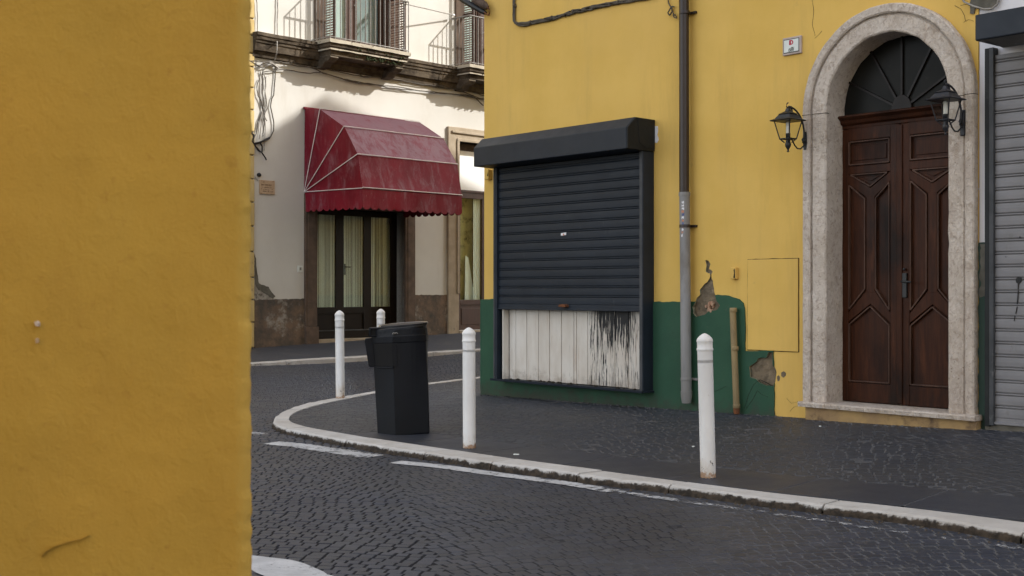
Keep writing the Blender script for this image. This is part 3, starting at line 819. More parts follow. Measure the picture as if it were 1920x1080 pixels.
# gable wall on the side street and the two hidden sides (prism following the skewed plan)
def yw(s, t, z):   # s along the facade, t along the side street  -> YB local
    w = Vector((YB.o[0] + YB.d[0] * s + CB.d[0] * t, YB.o[1] + YB.d[1] * s + CB.d[1] * t, 0)); dx, dy = w.x - YB.o[0], w.y - YB.o[1]
    return (dx * YB.d[0] + dy * YB.d[1], -(dx * YB.n[0] + dy * YB.n[1]), z)
g = [(.0, -.6), (SIDE_L, -.6)] + GAB[::-1]; ng = len(g)
v = [yw(.006, t + .003, z) for t, z in g] + [yw(.40, t + .003, z) for t, z in g]
mb.add(v, [tuple(range(ng)), tuple(range(2 * ng - 1, ng - 1, -1))] + [(i, ng + i, ng + (i + 1) % ng, (i + 1) % ng) for i in range(ng)])
v = [yw(END - .35, .5 + t * .95, z) for t, z in g] + [yw(END - .01, .5 + t * .95, z) for t, z in g]
mb.add(v, [tuple(range(ng)), tuple(range(2 * ng - 1, ng - 1, -1))] + [(i, ng + i, ng + (i + 1) % ng, (i + 1) % ng) for i in range(ng)])
part(yb, 'gable_wall', mb, MAT['yellow'])
# roof
mb = MB()
for (a, za), (b, zb_) in zip(GAB, GAB[1:]):
    if a == 0: a = -.3
    v = [yw(-.05, a, za + .003), yw(END + .1, a, za + .003), yw(END + .1, b, zb_ + .003), yw(-.05, b, zb_ + .003)]
    v += [(p[0], p[1], p[2] + .12) for p in v]
    mb.add(v, [(3, 2, 1, 0), (4, 5, 6, 7), (0, 1, 5, 4), (1, 2, 6, 5), (2, 3, 7, 6), (3, 0, 4, 7)])
part(yb, 'roof', mb, MAT['roof'])
# green painted base, with the lost plaster left showing
PO = .014
g_l = YB.pix(905, 560, 0)[0] - .03
top = P(YB, [(1230, 566), (1290, 565.5), (1306, 565), (1318, 562), (1331, 556.5), (1345, 552.5), (1360, 553.5), (1372, 556), (1386, 560), (1393, 568), (1396, 580), (1396.5, 657.5), (1425, 658.5), (1449.5, 658), (1450.5, 700), (1451.5, 775)], PO)
out = [(g_l, YB.pix(908, 561, PO)[1])] + [(YB.pix(930, 561, PO)[0], YB.pix(930, 561, PO)[1])] + top
sE = top[-1][0]
out = out + [(sE, -.4), (g_l, -.4)]
body = out[:3]
plinth = part(yb, 'green_plinth', MB().poly(rough_edge(out, .010, .035, 3), -PO, .02), MAT['green'])
mb = MB()
v = [yw(-.045, t, z) for t, z in ((-.02, -.4), (SIDE_L, -.4), (SIDE_L, 1.25), (-.02, 1.25))] + [yw(.02, t, z) for t, z in ((.01, -.4), (SIDE_L, -.4), (SIDE_L, 1.25), (.01, 1.25))]
mb.add(v, [(0, 1, 2, 3), (7, 6, 5, 4), (0, 4, 5, 1), (1, 5, 6, 2), (2, 6, 7, 3), (3, 7, 4, 0)])
part(yb, 'side_plinth', mb, MAT['green'])
def z6(l): return [(1260 + x / 3, 440 + y / 3) for x, y in l]
hole = P(YB, z6([(182, 148), (200, 145), (214, 165), (210, 193), (223, 212), (216, 228), (227, 260), (232, 312), (246, 352), (268, 402), (255, 416), (190, 442), (132, 465), (118, 440), (117, 400), (130, 372), (149, 345), (150, 312), (186, 270), (204, 246), (208, 224), (186, 205)]), PO)
low = P(YB, z6([(436, 742), (470, 720), (484, 696), (528, 692), (535, 660), (565, 664), (569, 740), (581, 775), (570, 850), (532, 850), (482, 822), (442, 800)]), PO)
def carve(target, outline, depth):
    c = build('cutter', MB().poly(outline, -.06, depth), MAT['lip'], yb.org); c.parent = yb.e
    bo = target.modifiers.new('cut', 'BOOLEAN'); bo.operation = 'DIFFERENCE'; bo.object = c; bo.solver = 'EXACT'
    try: bo.material_mode = 'TRANSFER'
    except Exception: pass
    dg = bpy.context.evaluated_depsgraph_get(); me = bpy.data.meshes.new_from_object(target.evaluated_get(dg)); target.modifiers.remove(bo)
    if len(me.polygons) > 4: target.data = me
    bpy.data.objects.remove(c)
def mortar_bed(outline, y0, label, seed):
    xs = [p[0] for p in outline]; zs = [p[1] for p in outline]; st = .018; nx_ = int((max(xs) - min(xs) + .08) / st); nz_ = int((max(zs) - min(zs) + .08) / st)
    v = []
    for j in range(nz_ + 1):
        for i in range(nx_ + 1):
            x, z = min(xs) - .04 + i * st, min(zs) - .04 + j * st; q = Vector((x, z, seed))
            v.append((x, y0 - .010 * noise.noise(q * 9) - .008 * noise.noise(q * 25), z))
    f = [(j * (nx_ + 1) + i, j * (nx_ + 1) + i + 1, (j + 1) * (nx_ + 1) + i + 1, (j + 1) * (nx_ + 1) + i) for j in range(nz_) for i in range(nx_)]
    return part(yb, 'mortar_patch', MB().add(v, f), MAT['mortar'], label=label)
ho = rough_edge(hole, .022, .016, 5); lo = rough_edge(low, .018, .016, 9)
for tg in (front_wall, plinth):
    carve(tg, ho, .034); carve(tg, lo, .024)
p1 = mortar_bed(ho, .022, 'tall ragged patch of bare mortar with broken brick beside the drainpipe', 3)
mortar_bed(lo, .014, 'grey brown mortar patch at the end of the green base', 8)
mb = MB(); bc = P(YB, z6([(175, 378), (230, 372), (232, 425), (180, 432)]), PO + .01)
for q in range(9):
    a, b = R.random(), R.random(); s0 = bc[0][0] + (bc[1][0] - bc[0][0]) * a; z0 = bc[3][1] + (bc[0][1] - bc[3][1]) * b
    r_ = R.uniform(.012, .024); pl = [(s0 + r_ * math.cos(t + .3 * R.random()) * R.uniform(.6, 1.2), z0 + r_ * 1.3 * math.sin(t) * R.uniform(.7, 1.2)) for t in [2 * math.pi * k / 6 for k in range(6)]]
    mb.poly(pl, -R.uniform(.0, .022), .03)
part(yb, 'broken_brick', mb, MAT['brickbit'], parent=p1, bevel=.004)
for l in ([(615, 775), (628, 768), (643, 776), (640, 790), (628, 804), (616, 795)], [(590, 798), (600, 790), (610, 800), (606, 820), (596, 826)]):
    part(yb, 'mortar_patch', MB().poly(rough_edge(P(YB, z6(l), 0), .006, .02, 2), -.003, .005), MAT['mortar'])
# outlined meter hatch
hs = P(YB, [(1403, 487), (1497.5, 485.5), (1497.5, 655.5), (1403, 655.5)])
s0, s1, z0, z1 = hs[0][0], hs[1][0], hs[3][1], hs[0][1]
hatch = part(yb, 'meter_hatch', MB().box(s0, s1, -.012, .01, z0, z1), MAT['yellow'], bevel=.004)
part(yb, 'hatch_gap', MB().poly(rough_edge([(s0 - .007, z0 - .007), (s1 + .007, z0 - .005), (s1 + .005, z1 + .007), (s0 - .006, z1 + .005)], .004, .05, 4), -.004, .012), MAT['darkgap'], parent=hatch)
# hairline cracks in the plaster
def ribbon(fr, l, w, o, seed=0):
    path = []
    for u, v in l:
        s, z = fr.pix(u, v, o); path.append((s, -o, z))
    path = wob(path, .02, 8, seed); mb = MB()
    for a, b in zip(path, path[1:]):
        k = w * .55 * (.4 + .9 * abs(noise.noise(Vector((a[0] * 9, a[2] * 9, seed)))))
        mb.bar((a[0], a[2]), (b[0], b[2]), k, -o - .0012, 0)
    return mb
for l, w in (([(1526, -10), (1526, 20), (1524, 45), (1528, 68)], .007), ([(1528, 70), (1535, 64), (1541, 58)], .006), ([(1790, 12), (1800, 18), (1808, 30), (1812, 40)], .008), ([(1803, 10), (1815, 8), (1822, 12)], .006),
             ([(1480, 770), (1488, 762), (1497, 760)], .006), ([(1475, 745), (1484, 756), (1496, 752)], .005), ([(1806, 42), (1816, 38), (1825, 40)], .008)):
    part(yb, 'plaster_crack', ribbon(YB, l, w, .001, R.random() * 9), MAT['crack'])
gcr = [[(1394, 765), (1404, 738), (1412, 722), (1424, 712), (1434, 716), (1448, 722)], [(1396, 770), (1410, 752), (1420, 735), (1428, 742), (1440, 745)], [(1340, 735), (1352, 730), (1362, 724)]]
for l in gcr: part(yb, 'plaster_crack', ribbon(YB, l, .006, PO + .001, R.random() * 9), MAT['darkgap'], parent=plinth)

# ---- stone doorway
def arch_band(mb, r0, r1, y0, y1, z_bot, seed=0, chip=.006, n=40):
    """a jamb-arch-jamb band between inner radius r0 and outer radius r1"""
    path = []
    zz = [z_bot + (ZS - z_bot) * k / 30 for k in range(30)]
    for z in zz: path.append((-1, 0, z))
    for k in range(n + 1): path.append((-math.cos(math.pi * k / n), math.sin(math.pi * k / n), ZS))
    for z in reversed(zz): path.append((1, 0, z))
    rings = []
    for cx_, sx_, z in path:
        j0 = chip * noise.noise(Vector((cx_ * 5 + seed, (z + sx_) * 7, 1))) + chip * .7 * noise.noise(Vector((cx_ * 15 + seed, (z + sx_) * 22, 4)))
        j1 = chip * noise.noise(Vector((cx_ * 5 + seed, (z + sx_) * 7, 8))); jy = chip * .6 * noise.noise(Vector((cx_ * 4, (z + sx_) * 6, 12 + seed)))
        def pt(r, y): return (SCn + cx_ * r, y, z + sx_ * r if sx_ else z)
        e = .012
        rings.append([pt(r0 + j0, y1), pt(r0 + j0, y0 + e + jy), pt(r0 + e + j0, y0 + jy), pt(r1 - e + j1, y0 + jy), pt(r1 + j1, y0 + e + jy), pt(r1 + j1, y1)])
    v = [p for r in rings for p in r]; f = []
    for q in range(len(rings) - 1):
        for k in range(6): f.append((q * 6 + k, q * 6 + (k + 1) % 6, (q + 1) * 6 + (k + 1) % 6, (q + 1) * 6 + k))
    f += [tuple(range(6)), tuple(range(len(v) - 1, len(v) - 7, -1))]
    return mb.add(v, f)
thr_z = YB.pix(1560, 757, .05)[1]
r_mid = RO - .085
DR = -.215                    # offset of the door plane (behind the facade)
mb = MB()
arch_band(mb, RI, r_mid - .008, -.050, -DR + .10, thr_z, 0)
arch_band(mb, r_mid - .012, r_mid + .006, -.040, .02, thr_z, 3, .002)
arch_band(mb, r_mid + .004, RO, -.072, .02, thr_z, 6)
portal = part(yb, 'stone_portal', mb, MAT['trav'])
# impost joints
for sg in (-1, 1):
    jz = ZS - .02
    for ra_, rb_, yy in ((RI - .002, r_mid - .012, -.0525), (r_mid + .006, RO + .001, -.0742)):
        a, b = SCn + sg * ra_, SCn + sg * rb_
        part(yb, 'masonry_joint', MB().poly(rough_edge([(min(a, b), jz - .0025), (max(a, b), jz - .004), (max(a, b), jz + .001), (min(a, b), jz + .0025)], .004, .04, sg), yy, .0), MAT['darkgap'], parent=portal)
# threshold
tl = YB.pix(1496, 756, .13); tr = YB.pix(1827, 791, .13)
zt = thr_z + .004
edge = []; nE = 60
for k in range(nE + 1):
    s_ = tl[0] + (tr[0] - tl[0]) * k / nE; c_ = .022 * max(0, noise.noise(Vector((s_ * 6, 2, 0)))) + .014 * noise.noise(Vector((s_ * 21, 3, 0)))
    edge.append((s_, -.135 + c_))
v = []; f = []
hz_ = .045
for s_, y_ in edge:
    v += [(s_, .4, zt), (s_, y_ + .012, zt), (s_, y_, zt - .012), (s_, y_ + .006 + .01 * noise.noise(Vector((s_ * 17, 8, 0))), zt - hz_), (s_, .4, zt - hz_)]
for q in range(nE):
    for k in range(5): f.append((q * 5 + k, q * 5 + (k + 1) % 5, (q + 1) * 5 + (k + 1) % 5, (q + 1) * 5 + k))
f += [tuple(range(5)), tuple(range(len(v) - 1, len(v) - 6, -1))]
part(yb, 'threshold', MB().add(v, f), MAT['trav'])
part(yb, 'threshold_base', MB().box(tl[0] + .05, tr[0] - .01, -.085, .3, -.4, zt - hz_ - .001), mottled('stained_ochre_base', (.40, .27, .12), (.27, .18, .10), 4, .85, .4, 30, .006, (.12, .08, .05), 6, (.5, .7)))

# ---- wooden double door
dz0 = thr_z + .012
def dp(u, v): return YB.pix(u, v, DR)
dtop = dp(1640, 232)[1]; dL = SCn - RI - .03; dR = SCn + RI + .03
tr_z0, tr_z1 = dp(1640, 237)[1], dp(1640, 212)[1]
y_d = -DR
cs = dp(1688.5, 400)[0]
def leaf(sa, sb, axis, label):
    mb = MB().box(sa, sb, y_d + .012, y_d + .05, dz0, tr_z0 - .004)
    lf = part(yb, 'door_leaf', mb, MAT['door'], label=label)
    w = sb - sa; st = .115 * .8
    x0, x1 = sa + st, sb - st
    zs = dict(top=dp(1632, 254)[1], p1=dp(1632, 300)[1])
    zt_, zp0 = dp(1632, 261)[1], dp(1632, 309)[1]        # upper panel
    zv0 = dp(1632, 324)[1]; ap1 = dp(1632, 352)[1]; ap2 = dp(1632, 370)[1]
    zy1, zy2 = dp(1632, 549)[1], dp(1632, 570)[1]; zyl1, zyl2 = dp(1600, 586)[1], dp(1600, 606)[1]
    zb = dp(1632, 719)[1]; zbb = dp(1632, 728)[1]
    fm = MB(); yf = y_d - .010
    fm.box(sa, x0, yf, y_d + .012, dz0, tr_z0 - .004); fm.box(x1, sb, yf, y_d + .012, dz0, tr_z0 - .004)
    fm.box(x0, x1, yf, y_d + .012, zt_, tr_z0 - .004); fm.box(x0, x1, yf, y_d + .012, zv0, zp0); fm.box(x0, x1, yf, y_d + .012, dz0, zb)
    xm = axis
    hw = .045
    # V band, post and inverted Y band
    dz = ap1 - ap2
    fm.poly([(x0, zv0), (xm, ap1), (x1, zv0), (x1, zv0 - dz), (xm + hw * .9, ap2), (xm - hw * .9, ap2), (x0, zv0 - dz)], yf + .002, y_d + .012)
    fm.box(xm - hw, xm + hw, yf + .001, y_d + .012, zy1, ap2 + .01)
    fm.poly([(x0, zyl1), (xm - hw, zy1 + .02), (xm + hw, zy1 + .02), (x1, zyl1), (x1, zyl2 + .01), (xm, zy2 - .0), (x0, zyl2 + .01)], yf + .002, y_d + .012)
    part(yb, 'door_frame', fm, MAT['door'], parent=lf, bevel=.005)
    # raised mouldings
    mm = MB(); yg = yf - .009
    def mould(l, w_=.013, closed=True):
        L = list(zip(l, l[1:] + l[:1])) if closed else list(zip(l, l[1:]))
        for a, b in L: mm.bar(a, b, w_, yg + R.uniform(0, .0015), y_d + .011)
    i = .012
    mould([(x0 + i, zt_ - i), (x1 - i, zt_ - i), (x1 - i, zp0 + i), (x0 + i, zp0 + i)])
    mould([(x0 + .03, zv0 - .008), (x1 - .03, zv0 - .008), (xm, ap1 + .012)])
    for a, b in (((x0 + i, xm - hw - i), 1), ((xm + hw + i, x1 - i), -1)):
        xa, xb = a
        if b == 1: mould([(xa, zv0 - dz - .014), (xb, ap2 - .012), (xb, zy1 + .035), (xa, zyl1 + .03)])
        else: mould([(xa, ap2 - .012), (xb, zv0 - dz - .014), (xb, zyl1 + .03), (xa, zy1 + .035)])
    mould([(x0 + i, zyl2 - .012), (xm, zy2 - .022), (x1 - i, zyl2 - .012), (x1 - i, zb + .014), (x0 + i, zb + .014)])
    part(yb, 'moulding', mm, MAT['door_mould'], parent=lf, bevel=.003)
    # inner raised fields
    fl = MB(); yk = y_d + .004
    part(yb, 'panel_field', MB().box(x0 + .05, x1 - .05, yk, y_d + .0115, zp0 + .05, zt_ - .05), MAT['door'], parent=lf, bevel=.006)
    fl.poly([(x0 + .12, zv0 - .03), (x1 - .12, zv0 - .03), (xm, ap1 + .06)], yk, y_d + .0115)
    part(yb, 'panel_field', fl, MAT['door'], parent=lf, bevel=.006)
    return lf
dl = leaf(dL, cs - .004, dp(1633, 400)[0], 'left leaf of the dark brown double door')
dr_ = leaf(cs + .004, dR, dp(1749.5, 400)[0], 'right leaf of the dark brown double door with the lock')
# meeting stile cover, lock and handle
part(yb, 'meeting_stile', MB().box(cs - .028, cs + .030, y_d - .022, y_d - .007, dz0 + .01, tr_z0 - .012), MAT['door'], parent=dr_, bevel=.006)
hx, hz2 = dp(1699, 528); mb = MB().box(hx - .022, hx + .022, y_d - .030, y_d - .006, dp(1699, 558)[1], dp(1699, 512)[1])
part(yb, 'lock_plate', mb, MAT['iron'], parent=dr_, bevel=.004)
mb = MB().tube([(hx, y_d - .03, hz2), (hx, y_d - .075, hz2), (hx + .02, y_d - .082, hz2), (hx + .10, y_d - .080, hz2 - .004)], .009, 8)
part(yb, 'door_handle', mb, MAT['iron'], parent=dr_)
mb = MB().lathe((hx, y_d - .03, dp(1699, 505)[1]), [(.004, -.012), (.012, -.008), (.014, 0), (.012, .008), (.004, .012)], 10)
part(yb, 'door_knob', mb, MAT['iron'], parent=dr_)
# transom rail and fanlight
mb = MB().prof([(y_d + .05, tr_z0), (y_d - .012, tr_z0), (y_d - .014, tr_z0 + .03), (y_d - .04, tr_z0 + .045), (y_d - .05, tr_z0 + .075), (y_d - .085, tr_z0 + .10), (y_d - .085, tr_z1 - .012), (y_d - .07, tr_z1), (y_d + .05, tr_z1)], dL, dR)
part(yb, 'transom', mb, MAT['door'], bevel=.004)
fz0 = tr_z1 + .002
ra = RI + .02
fo = [(SCn - ra, fz0), (SCn + ra, fz0), (SCn + ra, max(ZS, fz0 + .02))] + [(SCn + ra * math.cos(math.pi * k / 24), ZS + ra * math.sin(math.pi * k / 24)) for k in range(1, 24)] + [(SCn - ra, max(ZS, fz0 + .02))]
fan = part(yb, 'fanlight', MB().poly(fo, y_d + .02, y_d + .04), MAT['smoked'])
hubc = (SCn, fz0 + .005)
hub = [(SCn + .105 * math.cos(math.pi * k / 16), fz0 + .13 * math.sin(math.pi * k / 16)) for k in range(17)]
part(yb, 'fanlight_hub', MB().poly(hub, y_d - .006, y_d + .02), MAT['shopwood'], parent=fan, bevel=.004)
for a_ in (26, 58, 90, 122, 154):
    a_ = math.radians(a_); e_ = (SCn + .98 * ra * math.cos(a_), min(fz0 + (ZS - fz0) + ra * 1.0 * math.sin(a_), ZS + ra * .99))
    part(yb, 'glazing_bar', MB().bar((SCn + .07 * math.cos(a_), fz0 + .08 * math.sin(a_)), e_, .020, y_d - .001, y_d + .0205), MAT['shopwood'], parent=fan)

# ------------------------------------------------------------------ roller shutter of the kiosk window
sR = YB.pix(1227, 222, 0)[0]; FO = .165                 # frame stands proud of the wall
kz0 = YB.pix(1210, 738, .19)[1]
sLg = YB.pix(925, 600, FO)[0]
oF = (YB.pix_s(1173.8, 238, sR)[0] + YB.pix_s(1176, 278.5, sR)[0]) / 2
hzt = YB.pix_s(1190.7, 219, sR); hfb = YB.pix_s(1176, 278.5, sR)[1]; hft = YB.pix_s(1173.8, 238, sR)[1]
hL = YB.pix(888, 293, oF)[0]
sill_z = YB.pix(1080, 724, .19)[1]
ks = Thing('roller_shutter', 'dark slate grey roller shutter half shut over white boards on yellow wall', 'shutter', YB, ((sLg + sR) / 2, 0, kz0))
prof = [(0, hft + .11), (-hzt[0], hft + .115), (-oF, hft), (-oF, hfb), (-.145, hfb - .005), (0, hfb - .005)]
hood = part(ks, 'hood', MB().prof(prof, hL, sR - .004), MAT['hood'], bevel=.008)
# grimy end plate on the right
def inset(pr, k):
    cy = sum(p[0] for p in pr) / len(pr); cz = sum(p[1] for p in pr) / len(pr); return [(cy + (p[0] - cy) * k, cz + (p[1] - cz) * k) for p in pr]
part(ks, 'end_plate', MB().prof(inset(prof, .985), sR - .003, sR + .010), MAT['hood_end'], parent=hood, bevel=.004)
part(ks, 'end_plate', MB().prof(inset([(-.005, hft + .105), (-hzt[0] + .02, hft + .108), (-hzt[0] + .045, hfb + .07), (-.14, hfb + .02), (-.005, hfb + .02)], .97), sR + .0095, sR + .016), MAT['hood_end'], parent=hood, bevel=.003)
gR = YB.pix(1199.8, 400, FO)[0]
ztop = hfb - .004
for nm, a, b, lab in (('side_frame', gR, sR - .006, None), ('side_frame', sLg, YB.pix(931, 600, FO)[0], None)):
    part(ks, nm, MB().box(a, b, -FO, .01, sill_z, ztop), MAT['shutter'], bevel=.006)
gw = .035
part(ks, 'guide_rail', MB().box(gR - .004, gR + gw, -FO - .006, -FO + .03, sill_z + .002, ztop - .002), MAT['guide'], bevel=.004)
part(ks, 'guide_rail', MB().box(sLg + .004, sLg + .026, -FO - .006, -FO + .03, sill_z + .002, ztop - .002), MAT['guide'], bevel=.004)
part(ks, 'sill', MB().prof([(.0, kz0 - .0), (-.20, kz0), (-.205, kz0 + .03), (-.195, sill_z), (0, sill_z + .004)], sLg - .02, sR + .012), MAT['shutter'], bevel=.006)
def curtain(sa, sb, z0, z1, pitch, y, amp=.0075):
    """interlocking slats: a slight belly, then a rounded lip over a dark groove"""
    pr = []; z = z0
    while z < z1:
        h = min(pitch, z1 - z)
        for a, b in ((0, .010), (.03, .010), (.035, -amp * .55), (.10, -amp * .85), (.40, -amp), (.70, -amp * .85), (.76, -amp * .55), (.765, .004), (.83, .006), (.835, -amp * .75), (.875, -amp * 1.15), (.935, -amp * 1.15), (.965, -amp * .6), (.97, .010)):
            if z + a * pitch <= z1: pr.append((y + b, z + a * pitch))
        z += pitch
    return MB().strip(pr, sa, sb)
cz0 = YB.pix(1066, 582, .13)[1]
cu = part(ks, 'slat_curtain', curtain(sLg + .02, gR + .002, cz0 + .06, ztop - .001, .1035, -.125), MAT['shutter'])
part(ks, 'bottom_rail', MB().prof([(-.10, cz0), (-.150, cz0), (-.150, cz0 + .012), (-.135, cz0 + .016), (-.135, cz0 + .062), (-.10, cz0 + .062)], sLg + .02, gR + .002), MAT['shutter'], bevel=.003)
hu = YB.pix(1058, 574, .15)
mb = MB(); mb.poly([(hu[0] - .055, hu[1] - .010), (hu[0] + .055, hu[1] - .012), (hu[0] + .06, hu[1] + .012), (hu[0] + .02, hu[1] + .022), (hu[0] - .045, hu[1] + .016)], -.195, -.134)
part(ks, 'pull_handle', mb, MAT['rust'], bevel=.006)
st = YB.pix(1057, 439, .14)
mb = MB().poly([(st[0] - .045, st[1] - .014), (st[0] - .008, st[1] - .016), (st[0] - .006, st[1] + .014), (st[0] - .043, st[1] + .013)], -.143, -.139).poly([(st[0] - .004, st[1] - .012), (st[0] + .040, st[1] - .010), (st[0] + .042, st[1] + .018), (st[0] - .002, st[1] + .015)], -.143, -.139)
part(ks, 'torn_sticker', mb, MAT['st_white'], parent=cu)
part(ks, 'torn_sticker', MB().poly([(st[0] - .012, st[1] - .014), (st[0] + .012, st[1] - .012), (st[0] + .006, st[1] + .004), (st[0] - .010, st[1] + .006)], -.1435, -.139), MAT['st_orange'], parent=cu)
# white boarding behind
bl = YB.pix(940, 650, .15)[0]; br = gR + .03; bx0 = bl + .002
ox = ks.org[0]
BOARD_X = (YB.pix(1095, 650, .03)[0] - ox, YB.pix(1112, 650, .03)[0] - ox, YB.pix(1180, 650, .03)[0] - ox, YB.pix(1206, 650, .03)[0] - ox, YB.pix(1150, 585, .03)[1] - ks.org[2], YB.pix(1150, 722, .03)[1] - ks.org[2])
BM = boards()
seams = [bx0] + [YB.pix(u, 650, .03)[0] for u in (967.5, 988, 1010, 1030.6, 1052.7, 1076, 1081, 1102, 1127, 1153, 1178)] + [br]
bp = part(ks, 'back_board', MB().box(sLg + .03, br, -.020, .008, sill_z, cz0 + .3), MAT['darkgap'])
mb = MB()
for a, b in zip(seams, seams[1:]): mb.box(a + .004, b - .004, -.030 - R.uniform(0, .004), -.0205, sill_z + R.uniform(.003, .012), cz0 + .28)
part(ks, 'board', mb, BM, parent=bp, bevel=.003)
part(ks, 'side_board', MB().box(bl - .02, bl, -.120, -.034, sill_z + .003, cz0 - .002), BM, parent=bp, bevel=.003)
mb = MB()
for q in range(26):
    s_ = bx0 + R.random() ** 1.0 * (br - bx0); y_ = -.045 - R.random() * .08; r_ = R.uniform(.006, .022)
    mb.lathe((s_, y_, sill_z), [(r_ * 1.3, 0), (r_ * 1.1, r_ * .6), (r_ * .5, r_ * 1.0), (.001, r_ * 1.1)], 7, rot=R.random())
tag(part(ks, 'debris', mb, MAT['darkgap'], parent=bp), kind='stuff')
# torn paper at the hood's right side, on the wall
pt_ = P(YB, [(1225.5, 235), (1234, 236), (1234.5, 246), (1233, 252), (1235, 262), (1232, 268), (1225, 266), (1226, 250)])
solo('paper_scrap', 'torn white paper scrap stuck on wall beside the shutter hood', 'paper', YB, (pt_[0][0], 0, pt_[5][1]), MB().poly(rough_edge(pt_, .008, .02, 3), -.004, .0), MAT['st_white'])

# ------------------------------------------------------------------ drainpipes
dpz = .09
ps, _ = YB.pix(1283.5, 300, dpz); jz_ = YB.pix(1284, 362, dpz)[1]; bz_ = YB.pix(1287, 752, dpz)[1]
dpi = Thing('drainpipe', 'brown downpipe running into a grey lower pipe down the yellow wall', 'pipe', YB, (ps, 0, bz_))
part(dpi, 'upper_pipe', MB().tube([(ps - .004, -dpz, jz_ - .05), (ps - .012, -dpz, 6), (ps - .02, -dpz, TOPZ - .1)], .050, 20), MAT['brownpipe'])
pb = YB.pix(1287, 735, dpz)[0]
lp = part(dpi, 'lower_pipe', MB().tube([(pb, -dpz, bz_ + .03), (ps, -dpz, jz_ - .02), (ps, -dpz, jz_)], .053, 20).tube([(ps, -dpz, jz_ - .03), (ps, -dpz, jz_ + .008)], .058, 20), MAT['greypipe'])
mb = MB().tube([(pb, -dpz, bz_ + .10), (pb, -dpz, bz_ + .045), (pb, -dpz, bz_ - .02)], [.058, .056, .045], 16)
part(dpi, 'pipe_shoe', mb, MAT['greypipe'], label='dirty bent foot of the grey pipe')
for zc in (bz_ + .22, 2.05, 4.2):
    sx = pb + (ps - pb) * min(1, max(0, (zc - bz_) / (jz_ - bz_)))
    part(dpi, 'pipe_clamp', MB().tube([(sx, -dpz, zc - .015), (sx, -dpz, zc + .015)], .0565, 20).box(sx - .09, sx + .09, -.028, .0, zc - .012, zc + .012), MAT['greypipe'] if zc < 1 else MAT['brownpipe'], bevel=.002)
# scraps of stickers down the pipe's right side
cols = ['st_white', 'st_white', 'st_white', 'st_orange', 'st_blue', 'st_white', 'st_orange', 'st_blue', 'st_orange', 'st_white', 'st_orange', 'st_white']
for q, c_ in enumerate(cols):
    z_ = YB.pix(1288, 380 + q * 5.6, dpz)[1]; a0 = math.radians(R.uniform(6, 16)); vv = []; m_ = 7
    for k in range(m_ + 1):
        a_ = a0 + math.radians(26) * k / m_
        for z__ in (z_ - R.uniform(.002, .018), z_ + R.uniform(.002, .018)): vv.append((ps + .0545 * math.sin(a_), -dpz - .0545 * math.cos(a_), z__))
    part(dpi, 'sticker_remnant', MB().add(vv, [(2 * k, 2 * k + 2, 2 * k + 3, 2 * k + 1) for k in range(m_)]), MAT[c_], parent=lp)
oz = YB.pix(1378, 770, .07)[1]; os0 = YB.pix(1381, 765, .07)[0]; os1, ot = YB.pix(1374, 577, .07)
op = Thing('conduit_pipe', 'short ochre painted pipe standing against the green base', 'pipe', YB, (os0, 0, oz))
part(op, 'pipe', MB().tube([(os0, -.07, oz + .02), (os1, -.07, ot - .02)], .031, 16), MAT['ochrepipe'])
for k, (u, v) in enumerate(((1375, 581), (1378, 653), (1381, 761))):
    s_, z_ = YB.pix(u, v, .07); part(op, 'pipe_collar', MB().lathe((s_, -.07, z_), [(.032, -.022), (.0355, -.018), (.0355, .014), (.032, .02)], 16), MAT['ochrepipe'])
part(op, 'pipe_foot', MB().tube([(os0, -.07, oz + .04), (os0, -.07, oz - .03)], [.034, .028], 12), MAT['rust'])
# little boxes on the wall
s_, z_ = YB.pix(1380, 512, 0); eb = Thing('switch_box', 'small yellow painted box with a broken lid beside the wall hatch', 'electrical box', YB, (s_, 0, z_))
part(eb, 'box', MB().box(s_ - .035, s_ + .030, -.045, .002, z_ - .06, z_ + .055), MAT['yellow'], bevel=.008)
part(eb, 'broken_opening', MB().poly(rough_edge([(s_ + .004, z_ - .045), (s_ + .026, z_ - .05), (s_ + .024, z_ + .04), (s_ + .008, z_ + .03), (s_ + .014, z_)], .004, .02, 2), -.0465, -.04), MAT['darkgap'])
s_, z_ = YB.pix(920, 328, 0); eb = Thing('switch_box', 'small yellow painted box tucked under the shutter hood at the building corner', 'electrical box', YB, (s_, 0, z_))
part(eb, 'box', MB().box(s_ - .05, s_ + .03, -.06, .002, z_ - .06, z_ + .06), MAT['yellow'], bevel=.008)
part(eb, 'broken_opening', MB().poly([(s_ + .005, z_ - .012), (s_ + .026, z_ - .022), (s_ + .024, z_ + .03)], -.0615, -.05), MAT['darkgap'])

